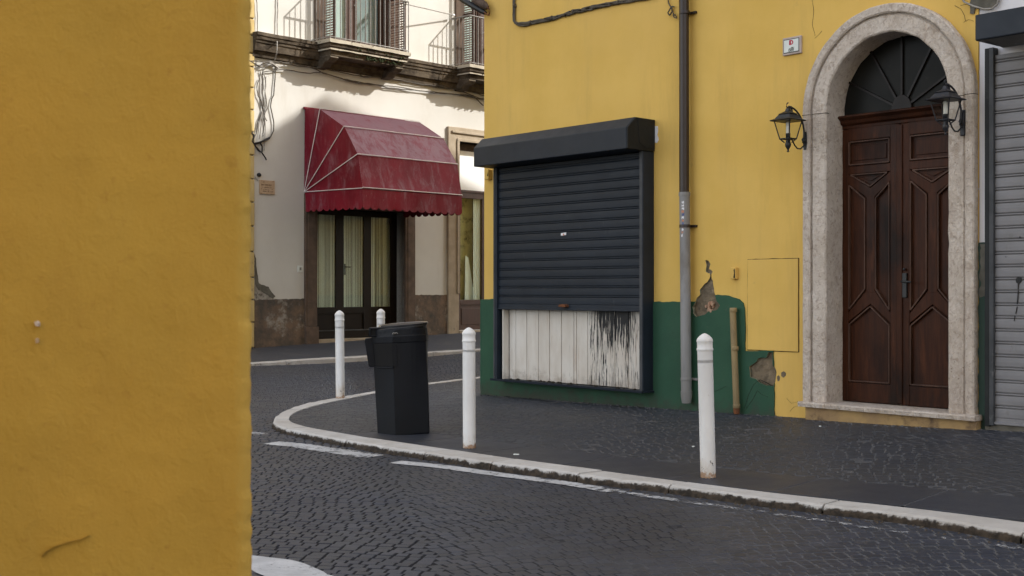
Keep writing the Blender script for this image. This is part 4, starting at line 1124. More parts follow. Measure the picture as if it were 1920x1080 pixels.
# ------------------------------------------------------------------ number plaque
q = P(YB, [(1470, 72), (1504.5, 67), (1504.5, 100.5), (1470, 104.5)])
s0, s1, z0, z1 = q[0][0], q[1][0], (q[2][1] + q[3][1]) / 2, (q[0][1] + q[1][1]) / 2
pl = Thing('plaque', 'white enamel plaque with red letter in stone frame beside the arch', 'plaque', YB, ((s0 + s1) / 2, 0, z0))
part(pl, 'stone_frame', MB().box(s0, s1, -.022, .002, z0, z1), MAT['plaque_frame'], bevel=.005)
w_ = s1 - s0
part(pl, 'black_border', MB().box(s0 + .014, s1 - .020, -.0245, -.02, z0 + .018, z1 - .018), MAT['ink'])
face = part(pl, 'white_face', MB().box(s0 + .020, s1 - .026, -.0265, -.022, z0 + .025, z1 - .025), MAT['plaque_white'])
def text(body, size, mat, s_, y_, z_, th, parent, shear=0.0, bold=0.0, name='lettering', ext=.0008, wide=1.0):
    c = bpy.data.curves.new('t', 'FONT'); c.body = body; c.size = size; c.shear = shear; c.offset = bold; c.extrude = ext; c.align_x = 'CENTER'; c.align_y = 'CENTER'; c.resolution_u = 3
    o = bpy.data.objects.new('t', c); COL.objects.link(o); dg = bpy.context.evaluated_depsgraph_get(); me = bpy.data.meshes.new_from_object(o.evaluated_get(dg)); bpy.data.objects.remove(o)
    me.transform(Matrix.Translation(Vector((s_, y_, z_)) - Vector(th.org)) @ Matrix.Rotation(math.pi / 2, 4, 'X') @ Matrix.Diagonal((wide, 1, 1, 1)))
    me.materials.clear(); me.materials.append(mat); me.name = name
    o = bpy.data.objects.new(name, me); COL.objects.link(o); o.parent = parent; return o
cx_ = (s0 + s1) / 2 - .004
text('D', .060, MAT['red'], cx_ + .002, -.0275, z1 - .055, pl, face, 0, .0022, wide=1.15)
part(pl, 'lettering', MB().box(cx_ - .016, cx_ + .000, -.0285, -.0265, z1 - .074, z1 - .037), MAT['red'], parent=face, bevel=.004)
text('t8i', .056, MAT['ink'], cx_ - .002, -.0275, z0 + .046, pl, face, .25, .0006, wide=1.1)

# ------------------------------------------------------------------ wall lanterns
def lantern(u, v, o0, label, im):
    """u, v: middle of the back plate"""
    s_, z_ = YB.pix(u, v, o0); t = Thing('wall_lantern', label, 'lantern', YB, (s_, -o0, z_), 'wall lanterns beside the arched door')
    y0 = -o0
    part(t, 'back_plate', MB().prof([(y0, z_ - .11), (y0 - .016, z_ - .105), (y0 - .02, z_ - .03), (y0 - .03, z_), (y0 - .022, z_ + .05), (y0 - .016, z_ + .10), (y0, z_ + .11)], s_ - .022, s_ + .022), im, bevel=.006)
    L = -.265 + y0                       # lantern axis
    zb = z_ + .0                          # lower frame ring of the glass body
    arc = []
    for k in range(15):
        a_ = math.pi * k / 14; arc.append((s_, (y0 - .02) * (1 - (1 - math.cos(a_)) / 2) + (L) * ((1 - math.cos(a_)) / 2), z_ + .075 + .24 * math.sin(a_) ** .75 * (1 if k < 8 else 1.0)))
    arc = arc[:13]
    curl = []
    cy, cz = L + .028, z_ + .255
    for k in range(12):
        a_ = math.radians(150 - 34 * k); r_ = .040 - .0024 * k; curl.append((s_, cy - .0 + r_ * -math.cos(a_) * -1, cz + r_ * math.sin(a_)))
    part(t, 'scroll_arm', MB().tube([(s_, y0 - .018, z_ - .02), (s_, y0 - .030, z_ + .05)] + [(s_, y0 - .03 + (cy - .02 - y0 + .03) * (1 - math.cos(math.pi * .5 * k / 9)), z_ + .06 + (cz + .040 - z_ - .06) * math.sin(math.pi * .5 * k / 9)) for k in range(10)] + curl[1:], .0085, 8), im)
    # lower scroll
    low = [(s_, L - .0, zb - .012), (s_, L + .035, zb + .002), (s_, L + .065, zb - .010), (s_, L + .095, zb - .050), (s_, L + .135, zb - .078), (s_, L + .18, zb - .078), (s_, L + .215, zb - .055), (s_, y0 - .016, zb - .03)]
    part(t, 'lower_scroll', MB().tube(low, .0065, 8).tube([(s_, y0 - .02, zb + .02), (s_, y0 - .045, zb + .024), (s_, y0 - .06, zb + .005), (s_, y0 - .05, zb - .016), (s_, y0 - .032, zb - .012), (s_, y0 - .034, zb + .003)], .0075, 8), im)
    # roof
    zr = zb + .160
    q = math.pi / 4; k2 = math.sqrt(2)
    roof = part(t, 'roof', MB().lathe((s_, L, zr), [(.112 * k2, .0), (.118 * k2, .008), (.108 * k2, .014), (.088 * k2, .022), (.058 * k2, .062), (.064 * k2, .066), (.044 * k2, .076), (.020 * k2, .092), (.018, .118), (.006, .122)], 4, False, q), im)
    part(t, 'finial', MB().tube([(s_, L, zr + .115), (s_, L - .02, zr + .13), (s_, L - .018, zr + .155), (s_, L + .0, zr + .168)], .006, 8).tube([(s_, L, zr + .11), (s_, L + .03, zr + .12), (s_, L + .045, zr + .14)], .006, 8), im, parent=roof)
    # glass body: four tapering panes between four bars
    a0, a1 = .052, .088
    pane = MB()
    c = [(-1, -1), (1, -1), (1, 1), (-1, 1)]
    for k in range(4):
        (xa, ya), (xb, yb_) = c[k], c[(k + 1) % 4]
        pane.add([(s_ + xa * a0 * .97, L + ya * a0 * .97, zb), (s_ + xb * a0 * .97, L + yb_ * a0 * .97, zb), (s_ + xb * a1 * .97, L + yb_ * a1 * .97, zr), (s_ + xa * a1 * .97, L + ya * a1 * .97, zr)], [(0, 1, 2, 3)])
    part(t, 'pane', pane, MAT['lampglass'])
    for xa, ya in c: part(t, 'corner_bar', MB().tube([(s_ + xa * a0, L + ya * a0, zb - .004), (s_ + xa * a1, L + ya * a1, zr + .004)], .0055, 6), im)
    base = MB()
    for k in range(4):
        (xa, ya), (xb, yb_) = c[k], c[(k + 1) % 4]; base.tube([(s_ + xa * a0, L + ya * a0, zb), (s_ + xb * a0, L + yb_ * a0, zb)], .006, 6)
        base.tube([(s_ + xa * a0, L + ya * a0, zb), (s_ + xa * .022, L + ya * .022, zb - .035)], .006, 6)
    base.lathe((s_, L, zb - .10), [(.003, -.022), (.014, -.012), (.006, -.004), (.010, .006), (.024, .03), (.028, .052), (.022, .07), (.018, .11), (.021, .112), (.021, .15)], 12)
    part(t, 'lower_cup', base, im)
    part(t, 'lamp_tube', MB().lathe((s_, L, zb + .048), [(.017, 0), (.0185, .004), (.0185, .10), (.012, .108)], 14), MAT['lampwhite'])
    return t
lantern(1511.5, 264.5, .055, 'black iron wall lantern seen against the yellow wall, under the white plaque', MAT['iron'])
lantern(1806, 230.5, .06, 'black iron wall lantern overlapping the dark door, next to the white plaster strip', MAT['iron_blue'])

# ------------------------------------------------------------------ cables on the yellow wall
l = [(964, -30, .02), (963.5, 8, .02), (963, 30, .02), (964, 40, .02), (972, 45.5, .02), (985, 45, .02), (1005, 41, .02), (1040, 33, .02), (1075, 22.5, .02), (1110, 14, .02), (1150, 6, .02), (1175, 2, .02), (1230, -8, .02)]
wc = Thing('cable_bundle', 'grimy bundle of cables strung across the top of the yellow wall', 'cable', YB, (YB.pix(1000, 42)[0], 0, YB.pix(1000, 42)[1]))
for k, dv in enumerate((-1.8, 0, 2.2)):
    part(wc, 'strand', rods(YB, [(u + (k - 1) * .8, v + dv, o) for u, v, o in l], .0125, .014, 6, k * 5), MAT['cable'])
for u, v in ((995, 42), (1035, 33.5), (1076, 22), (1160, 4), (965, 10)):
    s_, z_ = YB.pix(u, v, .02); part(wc, 'cable_tie', MB().tube([(s_ - .010, -.02, z_ - .005), (s_ + .010, -.02, z_ + .003)], .027, 8), MAT['cable'])
s_, z_ = YB.pix(1260, 25)
mb = rods(YB, [(1252, -12, .02), (1253, 6, .02), (1257, 14, .03), (1252, 24, .03), (1255, 29, .03), (1260, 22, .03), (1258, 12, .03), (1264, 13, .03)], .007, .008, 6, 2)
rods(YB, [(1257, 12, .02), (1262, 24, .03), (1264, 33, .03), (1269, 34, .03), (1266, 27, .03), (1262, 30, .03)], .006, .006, 6, 4, mb)
solo('wire_tangle', 'small tangle of loose wire hanging beside the brown downpipe', 'cable', YB, (s_, 0, z_), mb, MAT['cable'])

# ------------------------------------------------------------------ white neighbour building with grey shutter
wz0 = YB.pix(1840, 455, .0)[1]
wb = Thing('white_building', 'white plastered building with dark green base and grey shutter beyond the arch', 'building', YB, (END + .4, 0, 0))
W_END = 30.0
mb = MB().box(END + .003, W_END, .012, .6, -.6, 11.0).box(W_END - .4, W_END, .6, 9, -.6, 11).box(END + .003, END + .4, .6, 9, -.6, 11)
part(wb, 'wall', mb, MAT['white_plaster'])
part(wb, 'plinth', MB().poly(rough_edge([(END + .006, -.4), (END + .9, -.4), (END + .9, wz0 - .02), (END + .006, wz0)], .012, .04, 6), -.010, .02).box(END + 3.6, W_END - .01, -.010, .02, -.4, 1.2), MAT['dgreen'])
part(wb, 'plinth_patch', MB().poly(rough_edge([(END + .02, wz0 - .45), (END + .20, wz0 - .40), (END + .21, wz0 - .02), (END + .03, wz0 - .01)], .03, .03, 2), -.013, .0), MAT['cement'], label='grey scraped top of the green base')
cp = P(YB, [(1822, -14), (1872, -18), (1872, 3), (1866, 12), (1850, 18), (1838, 15), (1830, 18), (1828, 28), (1821, 26), (1820, 8)])
part(wb, 'cement_patch', MB().poly(rough_edge(cp, .012, .03, 3), -.012, .01), MAT['cement'])
part(wb, 'roof', MB().box(END - .0, W_END + .2, -.35, 9.2, 11.0, 11.2), MAT['roof'])
mb = rods(YB, [(1800, -8, .02), (1808, 4, .03), (1825, 12, .03), (1845, 17, .03), (1860, 16, .03), (1870, 8, .02), (1873, -6, .02)], .008, .004, 6, 3)
s_, z_ = YB.pix(1845, 15); solo('loose_cable', 'pale cable sagging over the grey cement patch above the shutter', 'cable', YB, (s_, 0, z_), mb, MAT['palecable'])
h0 = .40
hs0 = YB.pix(1828, 50, h0)[0]; ht = YB.pix(1828, 28, h0)[1]; hb = YB.pix(1828, 76, h0)[1]
gs = YB.pix(1846.5, 500, .05)[0]; gz = YB.pix(1880, 797, .05)[1]
gs1 = YB.pix(1855.5, 500, .05)[0]; gs2 = YB.pix(1864, 500, .05)[0]
ge = gs2 + 2.6
gt = Thing('roller_shutter', 'pale grey roller shutter fully closed, splashed with black paint, under a black hood', 'shutter', YB, (gs2 + 1.2, 0, gz))
hd = part(gt, 'hood', MB().prof([(.01, ht + .02), (-h0, ht), (-h0, hb), (-h0 + .02, hb - .004), (.01, hb - .004)], hs0, ge + .3), MAT['hood'], bevel=.008, label='black hood over the grey shutter')
fl0 = YB.pix(1850, 72, h0 - .02)[0]; fl1 = YB.pix(1863, 94, .10)
part(gt, 'hood_flap', MB().prof([(-h0 + .02, hb - .006), (-h0 + .005, hb - .006), (-.15, fl1[1]), (-.135, fl1[1])], fl0, ge + .1), MAT['grey_flap'], parent=hd, bevel=.003)
part(gt, 'side_frame', MB().box(gs, gs1, -.055, .012, gz - .02, hb - .006), MAT['hood_end'], bevel=.005)
part(gt, 'guide_rail', MB().box(gs1 + .001, gs2, -.062, .012, gz - .01, hb - .006), MAT['guide'], bevel=.004)
part(gt, 'side_frame', MB().box(ge, ge + .1, -.055, .012, gz - .02, hb - .006), MAT['hood_end'], bevel=.005)
gcu = part(gt, 'slat_curtain', curtain(gs2 - .004, ge + .002, gz + .05, hb - .05, .1035, -.024, .0085), MAT['grey_shutter'])
part(gt, 'bottom_rail', MB().prof([(0.01, gz), (-.05, gz), (-.05, gz + .018), (-.03, gz + .022), (-.03, gz + .052), (.01, gz + .052)], gs2 - .004, ge), MAT['grey_shutter'], bevel=.003)
part(gt, 'concrete_sill', MB().box(gs - .01, ge + .1, -.03, .2, -.4, gz - .003), MAT['cement'])
sp = P(YB, [(1904, 523), (1909, 519), (1915, 520), (1914, 528), (1911, 531), (1909.5, 533), (1909, 543), (1908, 543), (1908, 531), (1905, 530)], .04)
part(gt, 'paint_splash', MB().poly(rough_edge(sp, .003, .02, 4), -.0405, -.034), MAT['blackpaint'], parent=gcu)
for u0, v0, u1, v1, w in ((1909, 545, 1907, 570, .007), (1907, 575, 1904, 588, .005), (1903, 592, 1901, 602, .004), (1912, 443, 1912, 447, .005), (1885, 481, 1886, 482, .005)):
    a, b = YB.pix(u0, v0, .04), YB.pix(u1, v1, .04); part(gt, 'paint_drip', MB().bar(a, b, w, -.040, -.034), MAT['blackpaint'], parent=gcu)
# iron bracket that sticks out from the yellow corner at the top of the picture
mb = MB()
def yo(u, v, o): s, z = YB.pix(u, v, o); return (s, -o, z)
solo_ = Thing('iron_bracket', 'dark weathered iron bracket jutting from the top of the yellow corner', 'bracket', YB, yo(905, 20, .1))
part(solo_, 'beam', MB().tube([yo(852, -14, .15), yo(868, 0, .15), yo(885, 10, .12), yo(904, 21, .1), yo(911, 25, .08)], [.035, .036, .036, .034, .022], 8), MAT['iron'])
part(solo_, 'sleeve', MB().tube([yo(884, -8, .12), yo(896, 1, .12), yo(908, 10, .1), yo(914, 15, .08)], [.05, .055, .05, .03], 9), mottled('rusty_brown_sleeve', (.12, .085, .065), (.06, .04, .03), 14, .8, .5, 40, .008, (.26, .21, .17), 9, (.55, .66)))
part(solo_, 'hook', MB().tube([yo(908, 23, .1), yo(913, 27.5, .1), yo(916.5, 28.5, .1), yo(917.5, 24, .1), yo(917, 17, .1), yo(914, 14, .1)], .009, 8), MAT['rust'])
# ------------------------------------------------------------------ cream building across the side street
def cz(s): return cream_ground(s)
cb = Thing('cream_building', 'cream plastered building with string course, balconies and shop front under awning', 'building', CB, (0, 0, 0))
C0 = CB.pix(475, 300)[0]
DOOR = (CB.pix(592, 500)[0], CB.pix(758, 500)[0], -.6, CB.pix(640, 392)[1])
WIN = (CB.pix(857.5, 300)[0], CB.pix(857.5, 300)[0] + 1.75, CB.pix(905, 618)[1], CB.pix(858, 265)[1])
B1 = (CB.pix(609, 40)[0], CB.pix(730, 40)[0]); B2 = (CB.pix(869, 60)[0], CB.pix(869, 60)[0] + 1.55)
zB = CB.pix(690, 100, 0)[1] - .02
C_END, C_TOP = 18.0, 13.0
mb = wall_cols(MB(), C0, C_END, -.6, C_TOP, [DOOR, WIN, (B1[0], B1[1], 6.52, 9.2), (B2[0], B2[1], 6.52, 9.2)], 0, .5)
mb.box(C_END - .5, C_END, .5, 10, -.6, C_TOP).box(C0, C0 + .5, .5, 10, -.6, C_TOP)
part(cb, 'wall', mb, MAT['cream'])
part(cb, 'roof', MB().box(C0 - .1, C_END + .5, -.6, 10.4, C_TOP, C_TOP + .25), MAT['roof'])
mb = MB().box(C0 + .01, C_END - .01, .9, .93, .0, 9.5); part(cb, 'interior', mb, MAT['dark'])
# worn stone base
wt = CB.pix(540, 560)[1]; w2 = CB.pix(800, 553)[1]
x1_ = CB.pix(570, 600)[0] + .02; part(cb, 'stone_base', MB().poly(rough_edge([(C0 + .005, -.5), (x1_, -.5), (x1_, wt), (C0 + .005, wt - .02)], .022, .06, 3), -.022, .02), MAT['wainscot'])
x0_, x1_ = CB.pix(774, 600)[0], CB.pix(842, 600)[0]; part(cb, 'stone_base', MB().poly(rough_edge([(x0_, -.5), (x1_, -.5), (x1_, w2), (x0_, w2)], .015, .06, 5), -.022, .02), MAT['wainscot'])
part(cb, 'stone_base', MB().box(WIN[1] + .2, C_END - .02, -.022, .02, -.5, w2 + .05), MAT['wainscot'])
er = P(CB, [(474, 470), (478, 480), (479, 505), (482, 528), (490, 535), (500, 538), (506, 547), (514, 554), (512, 561), (505, 562), (474, 562)])
e1 = part(cb, 'lost_plaster', MB().poly(rough_edge(er, .03, .04, 3), -.014, .02), mottled('grey_eroded_masonry', (.34, .32, .28), (.20, .18, .155), 6, .95, .8, 18, .02, (.09, .075, .06), 5, (.52, .66)), label='eroded grey patch at the wall foot')
er2 = P(CB, [(477, 478), (481, 505), (484, 530), (492, 534), (502, 538), (508, 548), (515, 556), (510, 560), (500, 553), (490, 546), (480, 540), (477, 520)])
part(cb, 'lost_plaster', MB().poly(rough_edge(er2, .03, .03, 6), -.024, .0), MAT['cement'], parent=e1)
# string course
S1l, S1r = CB.pix(592, 90, .16)[0], None
zt0, zb0 = CB.pix(560, 84, .16)[1], CB.pix(560, 118, .0)[1]
CT, CBm = 6.56, 6.06
cprof = [(.01, CT), (-.215, CT - .01), (-.215, CT - .075), (-.195, CT - .085), (-.19, CT - .15), (-.165, CT - .16), (-.165, CT - .21), (-.15, CT - .22), (-.13, CT - .36), (-.08, CT - .37), (-.06, CT - .48), (.01, CBm)]
def rough_prof(pr, a, b, step=.25, amp=.010):
    n = max(2, int((b - a) / step)); mb = MB(); v = []; m_ = len(pr)
    for q in range(n + 1):
        s = a + (b - a) * q / n
        for k, p in enumerate(pr):
            c_ = 0 if p[0] >= 0 else 1
            v.append((s, p[0] + c_ * amp * noise.noise(Vector((s * 5, k * 1.7, 1))), p[1] + c_ * amp * .8 * noise.noise(Vector((s * 6, k * 1.3, 5)))))
    f = [(q * m_ + k, q * m_ + (k + 1) % m_, (q + 1) * m_ + (k + 1) % m_, (q + 1) * m_ + k) for q in range(n) for k in range(m_)]
    f += [tuple(range(m_)), tuple(range(len(v) - 1, len(v) - m_ - 1, -1))]
    return mb.add(v, f)
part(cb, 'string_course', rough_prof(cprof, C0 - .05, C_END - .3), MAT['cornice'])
# balconies
def balcony(sa, sb, label):
    dp_ = .62
    pr = [(-.1, CT + .012), (-dp_, CT + .012), (-dp_, CT - .06), (-dp_ + .03, CT - .07), (-dp_ + .035, CT - .13), (-dp_ + .055, CT - .14), (-dp_ + .06, CT - .19), (-dp_ + .10, CT - .20), (-dp_ + .12, CT - .27), (-.1, CT - .30)]
    # three-sided stepped slab: the same steps turn back to the wall at both ends
    n = len(pr); v = []
    for p in pr:
        o = -p[0]; k = dp_ - o if o > .1 else None
        k = (dp_ - o) if p is not pr[0] and p is not pr[-1] else (0 if p is pr[0] else dp_ - .5)
        a, b = sa + max(k, 0), sb - max(k, 0)
        y = p[0] if (p is not pr[0] and p is not pr[-1]) else (-dp_ if p is pr[0] else -.5)
        v += [(a, -.1, p[1]), (a, y, p[1]), (b, y, p[1]), (b, -.1, p[1])]
    f = []
    for q in range(n - 1):
        for j in range(3): f.append((q * 4 + j, q * 4 + j + 1, (q + 1) * 4 + j + 1, (q + 1) * 4 + j))
    f += [(0, 1, 2, 3), tuple(range((n - 1) * 4 + 3, (n - 1) * 4 - 1, -1))]
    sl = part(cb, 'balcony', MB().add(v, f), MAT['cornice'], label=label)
    for s in (sa + .22, sb - .22):
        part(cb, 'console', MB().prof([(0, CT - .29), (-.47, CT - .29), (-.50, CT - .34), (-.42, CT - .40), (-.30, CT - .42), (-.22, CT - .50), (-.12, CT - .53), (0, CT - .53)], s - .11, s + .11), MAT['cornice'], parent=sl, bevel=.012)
    lm = MB()
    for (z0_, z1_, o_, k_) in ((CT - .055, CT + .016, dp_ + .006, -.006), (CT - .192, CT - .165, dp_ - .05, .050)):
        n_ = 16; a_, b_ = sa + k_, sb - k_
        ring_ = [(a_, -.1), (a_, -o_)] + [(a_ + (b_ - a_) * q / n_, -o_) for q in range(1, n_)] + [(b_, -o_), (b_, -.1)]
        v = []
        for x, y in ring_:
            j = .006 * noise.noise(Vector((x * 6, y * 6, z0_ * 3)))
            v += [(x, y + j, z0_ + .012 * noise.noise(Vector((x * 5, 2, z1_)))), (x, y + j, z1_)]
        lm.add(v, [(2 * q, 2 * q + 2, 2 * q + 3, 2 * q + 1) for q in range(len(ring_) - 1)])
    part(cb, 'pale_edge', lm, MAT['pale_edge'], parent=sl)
    # moss on the front
    mb = MB(); L = sb - sa
    for q in range(90):
        s = sa + L * (.30 + .62 * R.random()); z = CT - .02 - R.random() * .26; y = -dp_ + .035 if z > CT - .13 else -dp_ + .08
        r_ = R.uniform(.012, .035); mb.lathe((s, y, z), [(r_ * .7, -r_ * .5), (r_, 0), (r_ * .6, r_ * .45), (.002, r_ * .6)], 7, rot=R.random())
    tag(part(cb, 'moss', mb, MAT['moss'], parent=sl), kind='stuff')
    # railing
    zt = CT + 1.13; yf = -dp_ + .035; a, b = sa + .03, sb - .03
    mb = MB()
    N = int((b - a) / .128)
    for k in range(N + 1):
        s = a + (b - a) * k / N; mb.tube([(s, yf, CT), (s, yf, zt)], .0108, 6)
    for s in (a, b):
        for k in range(1, 5): mb.tube([(s, yf * (1 - k / 5) - .02 * k / 5, CT), (s, yf * (1 - k / 5) - .02 * k / 5, zt)], .0085, 6)
    for z, r_ in ((zt, .018), (CT + .06, .011)): mb.tube([(a, 0, z), (a, yf, z), (a + 1e-3, yf, z), (b, yf, z), (b, yf + 1e-3, z), (b, 0, z)], r_, 6)
    part(cb, 'railing', mb, MAT['railing'], parent=sl)
    return sl
SB1 = (CB.pix(619, 84, .62)[0], CB.pix(770, 110, .62)[0])
SB2l = CB.pix(881, 134, .62)[0]
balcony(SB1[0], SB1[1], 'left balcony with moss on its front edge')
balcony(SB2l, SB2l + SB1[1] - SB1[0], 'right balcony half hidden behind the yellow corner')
def french(sa, sb, curt, label):
    z0, z1 = 6.57, 9.15; yd = .20
    for s0_, s1_ in ((sa - .28, sa), (sb, sb + .28)): part(cb, 'door_jamb', MB().box(s0_, s1_, -.04, .3, 6.54, z1 + .25), MAT['jamb_stone'], bevel=.01)
    fr_ = MB().box(sa, sa + .07, yd, yd + .07, z0, z1).box(sb - .07, sb, yd, yd + .07, z0, z1); mid = (sa + sb) / 2
    fr_.box(mid - .10, mid + .10, yd - .01, yd + .06, z0, z1)
    for a, b in ((sa + .07, mid - .10), (mid + .10, sb - .07)):
        fr_.box(a, a + .05, yd + .005, yd + .055, z0, z1).box(b - .05, b, yd + .005, yd + .055, z0, z1).box(a + .05, b - .05, yd + .004, yd + .055, z0, z0 + .24)
    d = part(cb, 'balcony_door', fr_, MAT['brownwood'], bevel=.006, label=label)
    for k, (a, b) in enumerate(((sa + .12, mid - .15), (mid + .15, sb - .12))):
        part(cb, 'pane', MB().box(a, b, yd + .025, yd + .032, z0 + .24, z1), MAT['glass'], parent=d)
        n = 24; pr = [(a + (b - a) * q / n, yd + .075 + .012 * (1 if q % 2 else -1)) for q in range(n + 1)]
        mb = MB(); v = [(x, y, z0 + .05) for x, y in pr] + [(x, y, z1) for x, y in pr]
        mb.add(v, [(q, q + 1, n + 2 + q, n + 1 + q) for q in range(n)], True)
        part(cb, 'curtain', mb, MAT[curt[k]], parent=d)
    for s, ex in ((sa + .01, .36), (sb - .01, .52)):           # louvred shutters folded open
        mb = MB(); w = .038
        sx = s - w if s < mid else s
        mb.box(sx, sx + w, -ex, -ex + .06, z0 + .03, z1).box(sx, sx + w, .05, .11, z0 + .03, z1)
        for z in (z0 + .03, z0 + 1.2, z1 - .1): mb.box(sx + .002, sx + w - .002, -ex + .06, .05, z, z + .09)
        sh = part(cb, 'shutter', mb, MAT['brownwood'], parent=d, bevel=.004)
        lv = MB(); z = z0 + .14
        while z < z1 - .12:
            lv.add([(sx + .004, -ex + .058, z), (sx + w - .004, -ex + .058, z + .032), (sx + w - .004, .052, z + .032), (sx + .004, .052, z), (sx + .004, -ex + .058, z + .008), (sx + w - .004, -ex + .058, z + .040), (sx + w - .004, .052, z + .040), (sx + .004, .052, z + .008)],
                   [(3, 2, 1, 0), (4, 5, 6, 7), (0, 1, 5, 4), (1, 2, 6, 5), (2, 3, 7, 6), (3, 0, 4, 7)])
            z += .055
        part(cb, 'louvres', lv, MAT['louvre'], parent=d)
    part(cb, 'handle', MB().tube([(mid + .06, yd - .01, z0 + 1.0), (mid + .06, yd - .06, z0 + 1.0), (mid + .0, yd - .065, z0 + 1.0)], .010, 8), MAT['railing'], parent=d)
french(B1[0], B1[1], ('glarecurtain', 'netcurtain'), 'left balcony door with louvred shutters folded open')
french(B2[0], B2[1], ('glarecurtain', 'netcurtain'), 'right balcony door')
# ---- shop door under the awning
zd = DOOR[3]
def surround(l, name, mat, y=-.05, bev=.012):
    for b in l: part(cb, name, MB().box(*b), mat, bevel=bev)
jl = CB.pix(570, 500)[0]; jr = CB.pix(776, 500)[0]
zk = CB.pix(585, 612)[1]
mb = MB().box(jl, DOOR[0], -.055, .35, zk, zd + .28).box(jl + .06, DOOR[0] - .05, -.068, 0, zk, zd + .1).box(jl - .0, DOOR[0] + .03, -.075, .35, -.4, zk - .003)
mb.box(DOOR[1], jr, -.055, .35, zk, zd + .28).box(DOOR[1] + .05, jr - .05, -.068, 0, zk, zd + .1).box(DOOR[1] - .03, jr, -.075, .35, -.4, zk - .003).box(DOOR[0], DOOR[1], -.055, .35, zd, zd + .28)
part(cb, 'door_surround', mb, MAT['jamb_stone'], bevel=.012)
yd = .27
def dpx(u, v): return CB.pix(u, v, -yd)
sdz = CB.pix(640, 634, -yd)[1]
panes = [(594, 628.5, 408, 577), (643.5, 681, 415, 575), (695, 731, 408, 573)]
pw = [(dpx(a, 500)[0], dpx(b, 500)[0]) for a, b, _, _ in panes]
dls, drs = DOOR[0] - .03, DOOR[1] + .03
zpb = dpx(660, 575.5)[1]; zpt = zd - .12
mb = MB(); xs = [dls] + [x for p_ in pw for x in p_] + [drs]
for k in range(0, len(xs), 2): mb.box(xs[k], xs[k + 1], yd - .02, yd + .05, sdz, zd)
for a, b in pw: mb.box(a, b, yd - .018, yd + .05, zpt, zd).box(a, b, yd - .017, yd + .05, zpb - .14, zpb).box(a, b, yd + .005, yd + .05, sdz, zpb - .14)
mb.box(pw[0][0] - .02, pw[1][1] + .05, yd - .03, yd - .018, sdz, sdz + .16)
sd = part(cb, 'shop_door', mb, MAT['shopwood'], bevel=.006)
part(cb, 'kick_strip', MB().box(pw[0][0] - .02, pw[2][1], yd - .036, yd - .029, sdz + .16, sdz + .185), MAT['guide'], parent=sd)
part(cb, 'door_step', MB().box(DOOR[0] + .001, DOOR[1] - .001, -.03, .4, -.4, sdz - .004), MAT['tan_stone'], bevel=.008)
for k, (a, b) in enumerate(pw):
    part(cb, 'pane', MB().box(a, b, yd - .006, yd - .001, zpb, zpt), MAT['shopglass'], parent=sd)
    n = 14; v = []; mb = MB()
    for q in range(n):
        x0 = a - .02 + (b - a + .04) * q / n; x1 = a - .02 + (b - a + .04) * (q + 1) / n
        tw = R.uniform(.010, .030)
        mb.add([(x0, yd + .006, zpb - .05), (x1 + .006, yd + .006 + tw, zpb - .05), (x1 + .006, yd + .006 + tw, zpt), (x0, yd + .006, zpt)], [(0, 1, 2, 3)])
    part(cb, 'blind', mb, MAT['curtain'], parent=sd)
hx, hz_ = dpx(646.5, 505)
part(cb, 'handle', MB().box(hx - .03, hx + .0, yd - .03, yd - .018, hz_ - .12, hz_ + .12).tube([(hx - .015, yd - .03, hz_ + .05), (hx - .015, yd - .07, hz_ + .05), (hx + .10, yd - .07, hz_ + .05)], .011, 8), MAT['iron'], parent=sd, bevel=.003)
# ---- shop window on the right
wl = CB.pix(837.5, 300)[0]
lz = CB.pix(838, 237)[1]
mb = MB().box(wl, WIN[0], -.06, .3, cz(6.3) - .4, lz).box(WIN[0], WIN[1], -.06, .3, WIN[3], lz).box(WIN[1], WIN[1] + .3, -.06, .3, -.2, lz)
mb.box(wl + .10, WIN[1] + .25, -.095, -.059, lz - .14, lz - .085).box(WIN[0] - .07, WIN[1], -.085, -.059, WIN[3], WIN[3] + .06).box(WIN[0] - .07, WIN[0] - .0, -.085, -.059, cz(6.3) + .9, WIN[3])
part(cb, 'window_surround', mb, MAT['tan_stone'], bevel=.01)
yw_ = .16
zpan1, zpan0 = CB.pix(868, 283, -yw_)[1], CB.pix(868, 356, -yw_)[1]
part(cb, 'white_panel', MB().box(WIN[0], WIN[1], yw_ - .0, yw_ + .05, zpan0 + .004, zpan1), MAT['whitepanel'])
part(cb, 'blind_box', MB().box(WIN[0], WIN[1], yw_ + .06, yw_ + .12, zpan1, WIN[3]), MAT['jamb_stone'])
gl0, gl1 = CB.pix(862, 450, -yw_)[0], CB.pix(903, 450, -yw_)[0]
gzt, gzb = CB.pix(890, 373, -yw_)[1], CB.pix(890, 562, -yw_)[1]
w0 = WIN[2]
mb = MB().box(WIN[0], WIN[1], yw_ - .03, yw_ + .06, gzt, zpan0).box(WIN[0], gl0, yw_ - .02, yw_ + .06, w0, gzt).box(gl1, gl1 + .16, yw_ - .02, yw_ + .06, w0, gzt).box(gl0, gl1, yw_ - .02, yw_ + .06, gzb - .12, gzb)
mb.box(gl0, gl1, yw_ + .0, yw_ + .06, w0, gzb - .12).box(gl0 + .05, gl1 - .06, yw_ - .012, yw_ + .0, w0 + .12, gzb - .2).box(gl1 + .16, WIN[1], yw_, yw_ + .06, w0, gzt)
mb.box(WIN[0], WIN[1], yw_ - .045, yw_ - .03, zpan0 - .06, zpan0 - .015)
sw = part(cb, 'shop_window', mb, MAT['brownwood'], bevel=.006)
part(cb, 'pane', MB().box(gl0, gl1, yw_ - .004, yw_ + .001, gzb, gzt), MAT['shopglass'], parent=sw)
xc = CB.pix(887, 450, -yw_ - .04)[0]
